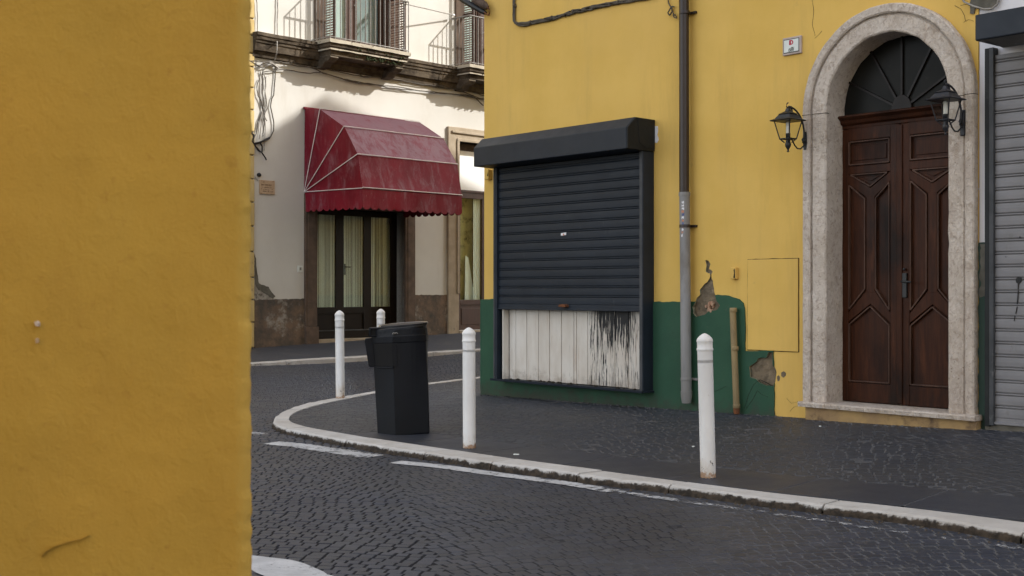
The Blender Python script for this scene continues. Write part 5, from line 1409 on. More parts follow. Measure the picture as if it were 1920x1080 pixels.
n = 10; mb = MB(); v = [(xc + (gl1 + .1 - xc) * q / n, yw_ + .035 + .02 * (q % 2), gzb - .05) for q in range(n + 1)] + [(xc + (gl1 + .1 - xc) * q / n, yw_ + .035 + .02 * (q % 2), gzt + .05) for q in range(n + 1)]
mb.add(v, [(q, q + 1, n + 2 + q, n + 1 + q) for q in range(n)]); part(cb, 'curtain', mb, MAT['curtain'], parent=sw)
part(cb, 'display_back', MB().box(gl0 - .2, xc + .1, yw_ + .16, yw_ + .18, gzb - .1, gzt + .1), mottled('olive_display_board', (.46, .43, .21), (.34, .32, .17), 3, .8, .1, 20, .003, (.05, .05, .03), 3, (.5, .7)), parent=sw)
# pale papers leaning in the window
mb = MB(); a = CB.pix(866, 500, -.35)[0]
mb.poly([(a, gzb), (a + .30, gzb), (a + .26, gzb + .35), (a + .12, gzb + 1.0), (a + .02, gzb + 1.05)], .25, .26).poly([(a + .25, gzb), (a + .5, gzb), (a + .42, gzb + .42), (a + .3, gzb + .3)], .27, .28)
part(cb, 'display_card', mb, MAT['curtain'], parent=sw)
part(cb, 'window_step', MB().box(WIN[0] + .0, WIN[1], -.08, .2, -.2, WIN[2] - .003), MAT['tan_stone'], bevel=.008)

# ---- rusticated ochre building at the left of the cream one
ob = Thing('ochre_building', 'ochre building with rusticated corner blocks adjoining the cream wall', 'building', CB, (C0 - .3, 0, 0))
part(ob, 'wall', MB().box(-14, C0 - .02, .03, .6, -.6, 12.5).box(-14, -13.5, .6, 9, -.6, 12.5), MAT['quoin'])
js = [-40, -5, 35, 66, 100, 125.5, 164.5, 206, 247.5, 291, 335.5, 379, 424, 472, 520, 562, 604, 652]
for k, (va, vb) in enumerate(zip(js, js[1:])):
    za, zb_ = CB.pix(468, vb)[1], CB.pix(468, va)[1]
    part(ob, 'quoin_block', MB().box(C0 - .75 - (.2 if k % 2 else 0), C0 - .008 + R.uniform(-.006, .004), -.055, .03, za + .012, zb_ - .012), MAT['quoin'], bevel=.016)

# ------------------------------------------------------------------ awning
sp_, zp_ = CB.pix(570, 360, 0); RA = 1.86
sAl = sp_; sAr = CB.pix(866, 374, RA)[0]
ang = [3, 22, 45.5, 73, 88]
hoop = [(-RA * math.cos(math.radians(a)), zp_ + RA * .93 * math.sin(math.radians(a))) for a in ang[:-1]] + [(-.03, zp_ + RA * .93)]
hoop[0] = (-RA, zp_ - .02)
aw = Thing('awning', 'faded burgundy dome awning with white piping and scalloped edge over shop door', 'awning', CB, ((sAl + sAr) / 2, 0, zp_ - .5))
nS = 34
mb = MB()
def sag(k): return .035 * math.sin(math.pi * k)
for (ya, za), (yb_, zb_) in zip(hoop, hoop[1:]):
    m_ = 8; v = []
    for q in range(nS + 1):
        s = sAl + (sAr - sAl) * q / nS
        for k in range(m_ + 1):
            t = k / m_; y, z = ya + (yb_ - ya) * t, za + (zb_ - za) * t
            d = -sag(t) * .55 * math.sin(math.pi * min(1, q / nS * 1.0 + .0)) ** .5 if 0 < q < nS else 0
            l = math.hypot(y, z - zp_); d += .010 * noise.noise(Vector((s * 1.6, y * 2, z * 2)))
            v.append((s, y * (1 + d / l), zp_ + (z - zp_) * (1 + d / l)))
    mb.add(v, [(q * (m_ + 1) + k, (q + 1) * (m_ + 1) + k, (q + 1) * (m_ + 1) + k + 1, q * (m_ + 1) + k + 1) for q in range(nS) for k in range(m_)], True)
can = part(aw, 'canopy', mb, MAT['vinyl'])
for sgn, s in ((-1, sAl), (1, sAr)):
    mb = MB(); H = [(0, zp_ + RA * .93)] if False else []
    for (ya, za), (yb_, zb_) in zip(hoop, hoop[1:]):
        m_ = 8; v = []
        for k in range(m_ + 1):
            for j in range(m_ + 1):
                r_ = k / m_; t = j / m_; y = (ya + (yb_ - ya) * t) * r_; z = zp_ + (za + (zb_ - za) * t - zp_) * r_
                v.append((s - sgn * .02 * math.sin(math.pi * t) * math.sin(math.pi * min(r_ * 1.0, 1)) + .006 * noise.noise(Vector((y * 3, z * 3, s))) * (1 if 0 < k < m_ and 0 < j < m_ else 0), y, z))
        mb.add(v, [(k * (m_ + 1) + j, (k + 1) * (m_ + 1) + j, (k + 1) * (m_ + 1) + j + 1, k * (m_ + 1) + j + 1) for k in range(m_) for j in range(m_)], True)
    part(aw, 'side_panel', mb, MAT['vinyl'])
# valance with a scalloped hem all round
VH = .405
def valance(p0, p1, n_sc, mbx):
    v = []; N_ = n_sc * 8
    for q in range(N_ + 1):
        t = q / N_; x, y = p0[0] + (p1[0] - p0[0]) * t, p0[1] + (p1[1] - p0[1]) * t
        ph = (q % 8) / 8; d = .050 * (math.sin(math.pi * ph) ** .6 if q % 8 else 0)
        dx, dy = -(p1[1] - p0[1]), (p1[0] - p0[0]); l = math.hypot(dx, dy); nx_, ny_ = dx / l, dy / l
        zt = hoop[0][1] - .012 if abs(p1[0] - p0[0]) > 1 else zp_ - .0 + (hoop[0][1] - zp_) * (abs(y) / RA) - .012
        for k in range(5):
            h = k / 4; w_ = .022 * noise.noise(Vector((x * 2.2, y * 2.2, h * .8))) * h + .010 * math.sin(t * n_sc * 2.2) * h
            v.append((x + nx_ * w_, y + ny_ * w_, zt - (VH - .05 + d) * h))
    mbx.add(v, [(q * 5 + k, q * 5 + k + 1, (q + 1) * 5 + k + 1, (q + 1) * 5 + k) for q in range(N_) for k in range(4)], True)
for p0, p1, ns in (((sAl, -.02), (sAl, -RA), 9), ((sAl, -RA), (sAr, -RA), 13), ((sAr, -RA), (sAr, -.02), 9)):
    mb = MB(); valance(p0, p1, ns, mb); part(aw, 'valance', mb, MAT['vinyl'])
for k, (y, z) in enumerate(hoop[:4]):
    e = .014
    path = [(sAl - e, -.02, zp_), (sAl - e, y, z + (e if k else 0)), (sAl, y - e, z + e), (sAr, y - e, z + e), (sAr + e, y, z), (sAr + e, -.02, zp_)]
    part(aw, 'piping', MB().tube(path, .0095, 6), MAT['piping'])
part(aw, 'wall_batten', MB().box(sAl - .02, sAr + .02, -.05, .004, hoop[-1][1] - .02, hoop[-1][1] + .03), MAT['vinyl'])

# ------------------------------------------------------------------ small things on the cream wall
q = P(CB, [(485.5, 337), (514, 338.5), (514.5, 365), (486, 363.5)])
s0, s1, z0, z1 = q[0][0], q[1][0], q[3][1], q[0][1]
tp = Thing('plaque', 'tan stone plaque with brown lettering fixed on the cream wall', 'plaque', CB, ((s0 + s1) / 2, 0, z0))
fc = part(tp, 'slab', MB().box(s0, s1, -.025, .002, z0, z1), MAT['tan_plaque'], bevel=.006)
mb = MB(); H = z1 - z0; Wd = s1 - s0
for row, (fz_, a, b, hh) in enumerate(((.86, .22, .34, .035), (.65, .10, .78, .065), (.47, .20, .80, .045), (.31, .24, .62, .035), (.19, .22, .86, .05))):
    x = a
    while x < b:
        w = R.uniform(.025, .05)
        if R.random() > .14:
            zc = z0 + H * fz_; hgt = H * hh * R.uniform(.7, 1.1); mb.box(s0 + Wd * x, s0 + Wd * (x + w * .45), -.0265, -.0245, zc - hgt, zc + hgt)
            mb.box(s0 + Wd * (x + w * .45), s0 + Wd * (x + w * .9), -.0265, -.0245, zc + hgt * R.uniform(-.6, .4), zc + hgt * .9)
        x += w + .012
for x, z in ((.10, .92), (.88, .92), (.12, .36), (.82, .36)): mb.lathe((s0 + Wd * x, -.025, z0 + H * z), [(.012, -.004), (.012, .004)], 8)
part(tp, 'lettering', mb, MAT['engrave'], parent=fc)
s_, z_ = CB.pix(484.5, 328); bl_ = Thing('wall_socket', 'small round black fitting above the tan plaque', 'wall fitting', CB, (s_, 0, z_))
part(bl_, 'body', MB().tube([(s_, .002, z_), (s_, -.03, z_), (s_, -.06, z_ - .01)], [.04, .045, .03], 12), MAT['iron'])
part(bl_, 'lead', rods(CB, [(477.5, 330, .015), (479, 334, .015), (484, 338.5, .015)], .007, .004, 6, 1), MAT['palecable'])
q = P(CB, [(557.5, 498), (567.5, 498.5), (567.5, 510.5), (557.5, 510)])
nt = Thing('number_tile', 'small white number tile beside the brown stone jamb', 'tile', CB, (q[0][0], 0, q[3][1]))
tf = part(nt, 'tile', MB().box(q[0][0], q[1][0], -.015, .002, q[3][1], q[0][1]), MAT['plaque_white'], bevel=.003)
cx_, cz_ = (q[0][0] + q[1][0]) / 2, (q[0][1] + q[3][1]) / 2
part(nt, 'dark_mark', MB().box(cx_ - .018, cx_ - .004, -.0165, -.014, cz_ - .03, cz_ + .03).box(cx_ + .004, cx_ + .022, -.0165, -.014, cz_ - .03, cz_ + .03), MAT['ink'], parent=tf)
# cables: vertical bundle, runs under the string course, lone drop from above
def wz(l): return [(455 + x / 4.5, 60 + y / 4.5, o) for x, y, o in l]
vb = Thing('cable_bundle', 'bundle of tangled cables hanging down the cream wall beside the ochre blocks', 'cable', CB, (CB.pix(493, 250)[0], 0, CB.pix(493, 250)[1]))
runs = [([(150, 330, .03), (165, 400, .03), (160, 470, .03), (172, 560, .03), (170, 640, .03), (150, 720, .03), (115, 860, .03), (85, 930, .03)], 'palecable'),
        ([(175, 320, .04), (170, 400, .04), (168, 500, .04), (178, 620, .04), (182, 760, .04), (172, 880, .04)], 'cable'),
        ([(185, 350, .03), (190, 430, .03), (186, 540, .03), (190, 660, .03), (196, 760, .03), (190, 880, .03), (183, 1000, .03)], 'palecable'),
        ([(195, 380, .03), (192, 500, .03), (200, 640, .03), (186, 700, .03), (205, 750, .03)], 'cable'),
        ([(140, 395, .03), (120, 430, .03), (125, 540, .03), (160, 595, .03), (168, 650, .03), (130, 760, .03), (110, 870, .03)], 'cable'),
        ([(160, 440, .03), (158, 520, .03), (168, 600, .03), (164, 700, .03), (150, 860, .03), (140, 900, .03)], 'palecable')]
for k, (l, m_) in enumerate(runs): part(vb, 'strand', rods(CB, wz(l), .0095, .03, 6, k * 3), MAT[m_])
mb = MB()
for l in ([(105, 945, .04), (150, 930, .04), (200, 905, .04), (230, 890, .04)], [(105, 940, .05), (160, 925, .05), (225, 898, .05)]): rods(CB, wz(l), .020, .01, 6, 1, mb)
part(vb, 'cross_clamp', mb, MAT['blackcable'])
mb = MB()
for k, l in enumerate(([(60, 835, .05), (85, 850, .05), (95, 900, .05), (90, 940, .05), (120, 990, .05), (155, 1015, .05)], [(65, 840, .04), (62, 890, .04), (95, 950, .04), (150, 1010, .04)], [(70, 850, .06), (100, 870, .06), (80, 920, .06), (110, 960, .06)], [(150, 930, .04), (165, 960, .04), (160, 1015, .04), (200, 1080, .04)])): rods(CB, wz(l), .014, .02, 6, k, mb)
part(vb, 'black_loops', mb, MAT['blackcable'])
dc = Thing('drop_cable', 'single cable dropping from the string course in a crooked line', 'cable', CB, (CB.pix(514, 200)[0], 0, CB.pix(514, 200)[1]))
part(dc, 'cable', rods(CB, wz([(270, 265, .04), (274, 330, .03), (270, 440, .03), (262, 530, .03), (245, 560, .03), (235, 625, .03), (250, 690, .03), (262, 760, .03), (265, 830, .03), (235, 885, .03), (205, 900, .03)]), .0115, .015, 6, 3), MAT['cable'])
uc = Thing('upright_cable', 'pale cable running up the cream wall across the string course', 'cable', CB, (CB.pix(520, 60)[0], 0, CB.pix(520, 60)[1]))
part(uc, 'cable', rods(CB, [(515, 113, .03), (518.5, 100, .26), (519.5, 80, .26), (520, 72, .04), (520, 40, .03), (521.5, -20, .03)], .012, .01, 6, 3), MAT['palecable'])
part(uc, 'cable', rods(CB, [(482, 70, .03), (483, 50, .03), (482, 20, .03), (481, -20, .03)], .008, .02, 6, 5), MAT['cable'])
hc = Thing('telephone_cables', 'loose telephone cables strung along under the string course', 'cable', CB, (CB.pix(640, 128)[0], 0, CB.pix(640, 128)[1]))
def zz1(l): return [(440 + x / 3.84, y / 3.84, o) for x, y, o in l]
for k, l in enumerate(([(85, 425, .05), (200, 490, .05), (330, 450, .07), (480, 480, .07), (620, 490, .09), (760, 520, .09), (920, 550, .09), (1100, 560, .07), (1300, 600, .06), (1500, 625, .06), (1700, 660, .06), (1815, 690, .06)],
        [(200, 520, .05), (350, 500, .05), (500, 525, .06), (630, 520, .06), (780, 570, .06), (960, 600, .05), (1100, 630, .05), (1300, 650, .05), (1500, 670, .05), (1700, 690, .05), (1815, 715, .05)],
        [(120, 440, .05), (230, 445, .06), (420, 455, .07), (560, 490, .07), (680, 540, .07), (850, 590, .06), (1000, 610, .05), (1200, 630, .05), (1400, 665, .05), (1600, 680, .05), (1815, 720, .05)],
        [(880, 520, .05), (930, 555, .05), (1000, 545, .06), (1080, 565, .05), (1250, 575, .05), (1450, 630, .05), (1600, 645, .05), (1720, 690, .05), (1790, 760, .05)])):
    part(hc, 'strand', rods(CB, zz1(l), .0115, .02, 6, k * 7), MAT['cable'])
mb = MB()
for k in range(7):
    a_ = k * .9; rods(CB, [(485 + 2 * k, 130 - 2 * k, .04), (490 + 3 * k, 120 - k, .06), (502 + 2 * k, 115 + k, .07), (512 + 1.5 * k, 121 + k, .05), (520 + k, 130 - k, .04)], .0105, .02, 6, k, mb)
part(hc, 'knot_of_wires', mb, MAT['palecable'])
cr = Thing('drying_rod', 'thin pale metal drying rod stretched between the two balconies', 'rod', CB, (CB.pix(763, 8, .55)[0], -.55, CB.pix(763, 8, .55)[1]))
part(cr, 'rod', rod(CB, [(757, 6.5, .56), (850, 28, .12)], .014, 8), MAT['palecable'])
part(cr, 'end_cap', rod(CB, [(848, 27.5, .13), (852, 28.5, .11)], .022, 8), MAT['st_white'])

# ------------------------------------------------------------------ bollards
BOL = [(0, .0), (.053, .0), (.053, .81), (.053, .868), (.0535, .872), (.0572, .876), (.0572, .888), (.0535, .892), (.0535, .930), (.0560, .936), (.0565, .946), (.0500, .960), (.034, .976), (.016, .988), (.002, .993)]
def bollard(u, v, vt, label, tilt, first=None, h=None, wmul=1.0):
    g = ghit(u, v); h = h or (v - vt) / F * g.y
    o = (g.x, g.y, g.z)
    t = Thing('bollard', label, 'bollard', W0, (g.x, g.y, g.z), 'white metal bollards along the kerb', tilt=tilt, rz=0)
    k = h / .992; th = Thing.__new__(Thing); th.org = (0, 0, 0); th.e = t.e
    body = [(r_ * wmul, z * k) for r_, z in BOL if z <= .8101][1:]; cap = [(r_ * wmul, z * k) for r_, z in BOL if z > .80]
    part(th, 'post', MB().lathe((0, 0, -.02), [(body[0][0], 0)] + [(body[0][0], .02 + .79 * k * j / 12) for j in range(1, 13)] + [(body[-1][0], body[-1][1] + .02)], 28), MAT['bollard'])
    part(th, 'cap', MB().lathe((0, 0, 0), [(BOL[2][0] * wmul, .79 * k)] + cap, 28), MAT['bollard'])
    ft = MB()
    for q in range(14):
        a_ = q / 14 * 6.283; r_ = R.uniform(.010, .02); ft.lathe((.058 * math.cos(a_), .058 * math.sin(a_), -.012), [(r_ * 1.2, 0), (r_, .008), (r_ * .4, .014), (.001, .016)], 6)
    tag(part(th, 'base_grit', ft, MAT['joint']), kind='stuff')
    return t
bollard(1328, 895, 625, 'nearest white bollard, in front of the short ochre pipe, rusty and chipped at its foot', (0, -.026))
bollard(880, 840, 614, 'white bollard standing before the half shut slate shutter, clear of the bin', (0, -.004))
bollard(638, 747, 582, 'white bollard on the kerb bend, seen against the dark shop door', (0, -.010))
bollard(714, 729, 579, 'white bollard almost hidden behind the black bin, only its cap showing', (0, 0))

# ------------------------------------------------------------------ litter bin
g = ghit(757, 811)
# local frame: x to the right in the picture, y away from it
bn = Thing('litter_bin', 'tapering black plastic litter bin leaning slightly on the paved corner', 'bin', W0, (g.x, g.y, g.z), tilt=(0, -.042), rz=0)
th = Thing.__new__(Thing); th.org = (0, 0, 0); th.e = bn.e
pxm = g.y / F
H = 1.005
def ring(w, d, z, edge, rnd):
    """six-sided plan with a front arris at x = edge*w, blending to round by rnd"""
    base = [(-w * .96, -d * .25), (edge * w, -d), (w, -d * .45), (w * .94, d * .5), (.1 * w, d), (-w * .9, d * .55)]
    out = []; n = len(base); m_ = 8
    for k in range(n):
        a, b = base[k], base[(k + 1) % n]
        for j in range(m_):
            t = j / m_; x, y = a[0] + (b[0] - a[0]) * t, a[1] + (b[1] - a[1]) * t
            th_ = math.atan2(y / d, x / w); rx, ry = w * math.cos(th_), d * math.sin(th_)
            out.append((x + (rx - x) * rnd, y + (ry - y) * rnd, z))
    return out
def loft(rings, caps=True):
    n = len(rings[0]); v = [p for r_ in rings for p in r_]; f = []
    for q in range(len(rings) - 1):
        for k in range(n): f.append((q * n + k, q * n + (k + 1) % n, (q + 1) * n + (k + 1) % n, (q + 1) * n + k))
    if caps: f += [tuple(range(n - 1, -1, -1)), tuple(range((len(rings) - 1) * n, len(rings) * n))]
    return MB().add(v, f)
wb_, wt_ = 50 * pxm, 52.5 * pxm
rows = []
for k in range(9):
    t = k / 8; rows.append(ring(wb_ + (wt_ - wb_) * t, (wb_ + (wt_ - wb_) * t) * .9, .0 + .83 * t, -.22 + .04 * t, .10 + .50 * t ** 2))
rows = [ring(wb_ * .95, wb_ * .86, -.012, -.22, .10)] + rows
body = part(th, 'body', loft(rows), MAT['bin'], bevel=.008)
rim = [ring(wt_ * 1.0, wt_ * .90, .825, -.18, .6), ring(wt_ * 1.025, wt_ * .93, .83, -.18, .62), ring(wt_ * 1.03, wt_ * .94, .885, -.16, .66), ring(wt_ * 1.01, wt_ * .92, .89, -.16, .68), ring(wt_ * 1.0, wt_ * .90, .935, -.1, .8), ring(wt_ * .985, wt_ * .89, .945, 0, .85)]
part(th, 'rim', loft(rim), MAT['bin'], bevel=.006)
# lid: a shallow sloping cover, higher at the back right, with a bare steel edge
def ell(cx, cy, rx, ry, z, sl, n=40): return [(cx + rx * math.cos(2 * math.pi * k / n), cy + ry * math.sin(2 * math.pi * k / n), z + sl[0] * rx * math.cos(2 * math.pi * k / n) + sl[1] * ry * math.sin(2 * math.pi * k / n)) for k in range(n)]
cxl = .0
lid = loft([ell(cxl, 0, wt_ * .97, wt_ * .87, .944, (0, 0)), ell(cxl + .01, .005, wt_ * .95, wt_ * .86, .965, (.03, .03)), ell(cxl + .02, .01, wt_ * .90, wt_ * .82, .969, (.045, .03)), ell(cxl + .02, .01, wt_ * .6, wt_ * .5, .966, (.06, .03))])
lidp = part(th, 'lid', lid, MAT['bin'], bevel=.004)
e_ = ell(cxl + .035, .03, wt_ * .86, wt_ * .80, .985, (.035, .03))
arc = e_[0:24]
part(th, 'steel_edge', MB().tube(arc, .0085, 6), MAT['binmetal'], parent=lidp)
part(th, 'lid_flap', loft([ell(cxl + .035, .03, wt_ * .87, wt_ * .81, .968, (.05, .03)), ell(cxl + .035, .03, wt_ * .86, wt_ * .80, .988, (.035, .03)), ell(cxl + .035, .03, wt_ * .80, wt_ * .74, .990, (.035, .03))]), MAT['bin'], parent=lidp)
def bpx(u, v, y): return ((u - 757) * pxm * (g.y + y) / g.y, (811 - v) * pxm * (g.y + y) / g.y)
# ash box at the upper left, side panel and hanging flap
yb0 = -wt_ * .78
def frame_box(mb, u0, u1, v0, v1, y, d, t=.012):
    x0, z1 = bpx(u0, v0, y); x1, z0 = bpx(u1, v1, y)
    mb.box(x0, x1, y, y + d, z0, z0 + t); mb.box(x0, x1, y, y + d, z1 - t, z1); mb.box(x0, x0 + t, y, y + d, z0 + t, z1 - t); mb.box(x1 - t, x1, y, y + d, z0 + t, z1 - t)
    return x0, x1, z0, z1
mb = MB(); x0, x1, z0, z1 = frame_box(mb, 702, 734, 609, 626, yb0 + .06, .16, .014)
ab = part(th, 'ash_box', mb, MAT['bin'], bevel=.005)
part(th, 'ash_slot', MB().box(x0 + .014, x1 - .014, yb0 + .075, yb0 + .20, z0 + .014, z1 - .014), MAT['dark'], parent=ab)
def patch(i0, i1, za, zb_, off, th_=.03):
    v = []; f = []; n = i1 - i0 + 1
    for lev, z in enumerate((za, zb_)):
        t = z / .83; r_ = ring(wb_ + (wt_ - wb_) * t, (wb_ + (wt_ - wb_) * t) * .9, z, -.22 + .04 * t, .10 + .50 * t ** 2)
        for o in (off, off - th_):
            for p_ in r_[i0:i1 + 1]:
                l = math.hypot(p_[0], p_[1]); v.append((p_[0] * (1 + o / l), p_[1] * (1 + o / l), z))
    for k in range(n - 1):
        f += [(k, k + 1, 2 * n + k + 1, 2 * n + k), (n + k + 1, n + k, 3 * n + k, 3 * n + k + 1), (2 * n + k, 2 * n + k + 1, 3 * n + k + 1, 3 * n + k), (k + 1, k, n + k, n + k + 1)]
    f += [(0, n, 3 * n, 2 * n)[::-1], (n - 1, 2 * n - 1, 4 * n - 1, 3 * n - 1)]
    return MB().add(v, f)
zlo, zhi = bpx(720, 682, yb0)[1], bpx(720, 632, yb0)[1]
pn = part(th, 'side_panel', patch(1, 8, zlo, min(zhi, .826), .006), MAT['binbrown'], bevel=.004)
part(th, 'panel_lip', patch(1, 8, zlo - .014, zlo, .016, .04), MAT['bin'], parent=pn, bevel=.004)
part(th, 'panel_edge', patch(8, 9, zlo, min(zhi, .826), .010, .03), MAT['bin'], parent=pn, bevel=.002)
fy0 = -wt_ * .32
fx0, fz1 = bpx(692, 630, fy0); fx1, fz0 = bpx(705, 684, fy0)
part(th, 'hanging_flap', MB().poly([(fx0, fz1 - .02), (fx0 + .010, fz1), (fx1 + .02, fz1 + .003), (fx1 + .03, fz0 - .004), (fx0 + .040, fz0 - .002), (fx0 + .028, fz0 + .012)], fy0, fy0 + .16), MAT['bin'], bevel=.006)
bx, bz = bpx(753, 619.5, -wt_ * .9)
bd = MB()
for k in range(2):
    c_ = bx - .010 + .020 * k; bd.tube([(c_ + .011 * math.cos(a_), -wt_ * .955, bz - .004 + .012 * math.sin(a_)) for a_ in [math.pi * j / 6 for j in range(7)]], .0022, 5)
part(th, 'badge', bd, MAT['binmetal'])

# ------------------------------------------------------------------ the near ochre wall corner
py = 1.62
xr = (465 - CX) / F * py
pr_ = Thing('ochre_wall', 'rough ochre plastered wall corner standing very close, slightly out of focus', 'wall', W0, (xr - .4, py, 0))
n_z = 330; v = []; f = []
prof_ = []
rad = .018
xl = xr - 3.2
for x in [xl, xl + 1, xl + 2.0] + [xr - 1.0 + .02 * k for k in range(49)]:
    prof_.append((x, py))
prof_ = [p for p in prof_ if p[0] < xr - rad - .005]
for k in range(9):
    a_ = math.pi / 2 * k / 8; prof_.append((xr - rad + rad * math.sin(a_), py + rad - rad * math.cos(a_)))
for k in range(1, 12): prof_.append((xr - .0156 * k, py + rad + .06 * k))
prof_ += [(xl, py + 1.0)]
zz = [-.4 + 1.0 * k / 6 for k in range(6)] + [.6 + 1.65 * k / n_z for k in range(n_z + 1)] + [3.0, 5, 9]
for z in zz:
    for k, (x, y) in enumerate(prof_):
        near = 1 if .6 <= z <= 2.3 and x > xr - 1.05 else 0
        p = Vector((x * 14, y * 14, z * 9)); d = .0022 * noise.noise(p) + .0014 * noise.noise(p * 2.7) + .004 * noise.noise(p * .25)
        if k >= len(prof_) - 1 or x < xr - 1.0: d = 0
        lean = -.0022 * (z - 1.4)
        e_ = (.0022 * noise.noise(Vector((z * 22, 3, 1))) + .0022 * noise.noise(Vector((z * 70, 8, 1)))) if x > xr - .03 else 0
        v.append((x + lean + e_, y - d, z))
n_p = len(prof_)
for q in range(len(zz) - 1):
    for k in range(n_p): f.append((q * n_p + k, q * n_p + (k + 1) % n_p, (q + 1) * n_p + (k + 1) % n_p, (q + 1) * n_p + k))
f += [tuple(range(n_p - 1, -1, -1)), tuple(range((len(zz) - 1) * n_p, len(zz) * n_p))]
part(pr_, 'plaster', MB().add(v, f, True), MAT['pier'])
# unseen building added behind the viewer to cut the open sky light
rb = Frame(-4.2, -3.4, YB.d[0], YB.d[1])
mb = MB(); ops = [(2.2 + 3.1 * k, 3.4 + 3.1 * k, z, z + 1.9) for k in range(8) for z in (1.1, 4.6)]
loc = MB(); wall_cols(loc, -1, 27, -.4, 8.2, ops, 0, .35)
def rw(p): w_ = rb.world(p[0], -p[1], p[2]); return (w_.x, w_.y, w_.z)
part(pr_, 'added_rear_wall', MB().add([rw(p) for p in loc.v], loc.f), MAT['quoin'])
loc = MB().box(-1, 27, .2, .3, .2, 8.0); part(pr_, 'added_rear_windows', MB().add([rw(p) for p in loc.v], loc.f), MAT['dark'])
mb.add([(-4.2, -3.2, -.4), (-3.4, 2.4, -.4), (-3.4, 2.4, 9), (-4.2, -3.2, 9), (-4.6, -3.2, -.4), (-3.8, 2.6, -.4), (-3.8, 2.6, 9), (-4.6, -3.2, 9)], [(0, 1, 2, 3), (7, 6, 5, 4), (0, 4, 5, 1), (1, 5, 6, 2), (2, 6, 7, 3), (3, 7, 4, 0)])
part(pr_, 'added_return_wall', mb, MAT['quoin'])
# chips of paint and a hairline crack in it
WP = Frame(0, py, 1, 0)
for l, m_ in (([(66, 603), (70, 602), (73, 606), (72, 612), (68, 611), (66, 607)], 'plaque_frame'), ([(68, 634), (70, 635), (70, 643), (68, 643), (67, 639)], 'tan_plaque')):
    part(pr_, 'paint_chip', MB().poly(P(WP, l, .006), py - .0085, py + .004), MAT[m_])
for l in ([(80, 1042), (90, 1031), (104, 1023), (130, 1014), (152, 1010), (170, 1002)],):
    path = [WP.pix(u, v) for u, v in l]; mb = MB(); path = wob([(a, 0, b) for a, b in path], .004, 5, 3)
    for k, (a, b) in enumerate(zip(path, path[1:])): mb.bar((a[0], a[2]), (b[0], b[2]), .0005 * (.15 + abs(noise.noise(Vector((k * .7, 1, 1))))), py - .0045, py + .01)
    part(pr_, 'plaster_crack', mb, mottled('ochre_crack', (.265, .163, .033), (.30, .185, .036), 30, .95, .3, 60, .002))

# a few scraps dropped on the pavement
for k, (u, v, lab) in enumerate(((1719, 793, 'white crumpled scrap lying below the door step'), (1617, 792, 'tiny pale scrap on the paving below the middle of the door step'), (1300, 838, 'pale flat scrap on the paving beside the nearest bollard'), (968, 853, 'white streaked scrap by the kerb between two bollards'), (1538, 800, 'pale scrap on the paving below the stone jamb near the hatch'))):
    gg = ghit(u, v); mb = MB(); r_ = R.uniform(.008, .014) * (1.6 if k == 0 else 1); vv = []
    for q in range(9):
        a_ = q / 9 * 6.283; vv.append((r_ * (1.6 if k == 3 else 1) * math.cos(a_) * R.uniform(.6, 1.2), r_ * math.sin(a_) * R.uniform(.5, 1), .003 + R.uniform(0, .004)))
    vv2 = [(x * .5, y * .5, z + r_ * .2) for x, y, z in vv]; vv3 = [(x, y, 0) for x, y, z in vv]
    mb.add(vv3 + vv + vv2, [(q, (q + 1) % 9, 9 + (q + 1) % 9, 9 + q) for q in range(9)] + [(9 + q, 9 + (q + 1) % 9, 18 + (q + 1) % 9, 18 + q) for q in range(9)] + [tuple(range(18, 27)), tuple(range(8, -1, -1))])
    o = build('paper_scrap', mb, MAT['plaque_white'], (0, 0, 0)); o.location = gg; tag(o, lab, 'paper scrap', 'paper scraps on the paving')

def grit(name, spots, mat, r0, r1):
    mb = MB()
    for x, y, z in spots:
        r_ = R.uniform(r0, r1); n = 6; ph = R.random() * 6
        lo_ = [(x + r_ * math.cos(ph + 6.283 * q / n) * R.uniform(.6, 1.3), y + r_ * math.sin(ph + 6.283 * q / n) * R.uniform(.6, 1.3), z - .003) for q in range(n)]
        hi_ = [(x + (px_ - x) * .5, y + (py_ - y) * .5, z + r_ * R.uniform(.25, .6)) for px_, py_, _ in lo_]
        mb.add(lo_ + hi_, [(q, (q + 1) % n, n + (q + 1) % n, n + q) for q in range(n)] + [tuple(range(n, 2 * n))])
    o = build(name, mb, mat); return tag(o, kind='stuff')
sp = []
for q in range(240):
    s_ = R.uniform(-.02, END + .6) if R.random() > .4 else R.gauss(1.7, .45)
    d_ = abs(R.gauss(0, .035)) + .02; w_ = YB.world(s_, -d_ - (.10 if SCn - RO - .1 < s_ < END else 0), 0); sp.append((w_.x, w_.y, hp(w_.x, w_.y)))
tag(grit('grit', sp, MAT['joint'], .006, .018), 'dark grit and crumbs along the foot of the yellow wall')
sp = []
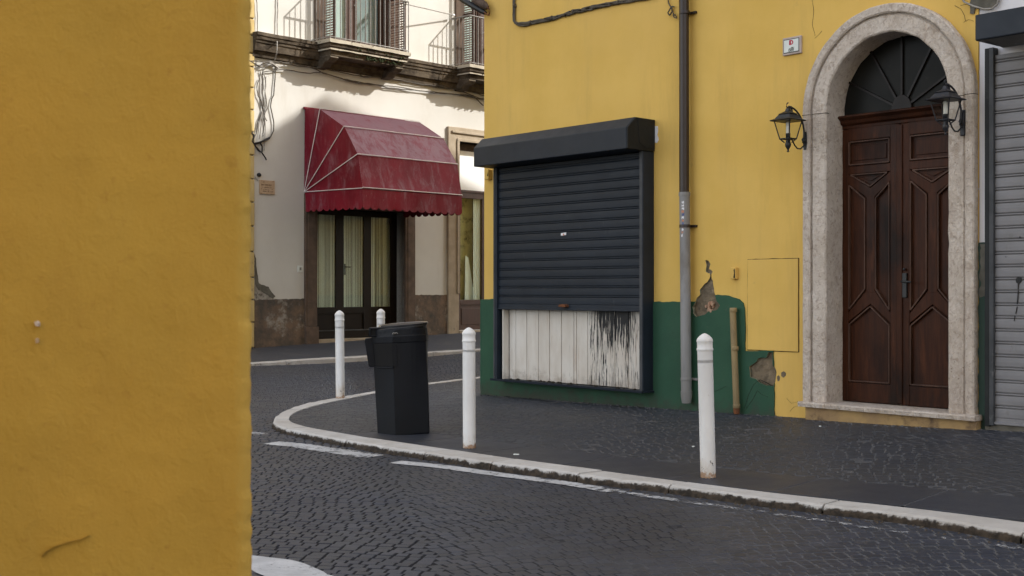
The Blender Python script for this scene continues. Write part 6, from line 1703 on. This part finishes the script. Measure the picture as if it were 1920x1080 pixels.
for q in range(260):
    k_ = R.randrange(90, 200); p_ = ko[k_].lerp(ko[k_ + 1], R.random()); t_ = (ko[k_ + 1] - ko[k_ - 1]).normalized(); d_ = abs(R.gauss(0, .05)) + .015
    x_, y_ = p_.x - t_.y * -d_ * -1, p_.y + t_.x * -d_ * -1
    w_ = (kpair[k_] - ko[k_]).normalized(); x_, y_ = p_.x - w_.x * d_, p_.y - w_.y * d_; sp.append((x_, y_, hr(x_, y_)))
tag(grit('gutter_litter', sp, mottled('dry_leaf_crumbs', (.10, .075, .05), (.05, .04, .03), 9, .9, .3, 40, .004), .005, .014), 'dry crumbs and leaf bits lying in the gutter along the kerb')
# ------------------------------------------------------------------ light, sky, camera
el = math.asin(SUN.z); az = math.atan2(SUN.x, SUN.y)
sl = bpy.data.lights.new('sun', 'SUN'); sl.energy = SUN_E; sl.angle = math.radians(.6); sl.color = (1.0, .965, .915)
so = bpy.data.objects.new('sun', sl); COL.objects.link(so); so.rotation_euler = (-SUN).to_track_quat('-Z', 'Y').to_euler(); so.location = (20, 0, 20)
w = bpy.data.worlds.new('World'); SC.world = w; w.use_nodes = True
sky = w.node_tree.nodes.new('ShaderNodeTexSky'); sky.sky_type = 'NISHITA'; sky.sun_disc = False; sky.sun_elevation = el; sky.sun_rotation = az; sky.air_density = 1.0; sky.dust_density = 1.5; sky.ozone_density = 1.0
bg = w.node_tree.nodes['Background']
hs_ = w.node_tree.nodes.new('ShaderNodeHueSaturation'); hs_.inputs['Saturation'].default_value = .27      # less blue sky, to keep the shaded surfaces neutral
w.node_tree.links.new(sky.outputs[0], hs_.inputs['Color']); w.node_tree.links.new(hs_.outputs[0], bg.inputs[0]); bg.inputs[1].default_value = SKY_E
cd = bpy.data.cameras.new('camera'); co = bpy.data.objects.new('camera', cd); COL.objects.link(co); SC.camera = co
co.location = (0, 0, ZC); co.rotation_euler = (math.pi / 2, 0, 0)
cd.sensor_width = 36; cd.lens = F / 1920 * 36; cd.shift_y = (HY - 540) / 1920; cd.clip_start = .05; cd.clip_end = 2000
cd.dof.use_dof = True; cd.dof.focus_distance = 12.0; cd.dof.aperture_fstop = 14.0
SC.view_settings.view_transform = 'Standard'; SC.view_settings.look = 'None'; SC.view_settings.gamma = 1; SC.view_settings.exposure = EXPO
SC.cycles.max_bounces = 8; SC.cycles.diffuse_bounces = 4; SC.cycles.transparent_max_bounces = 12
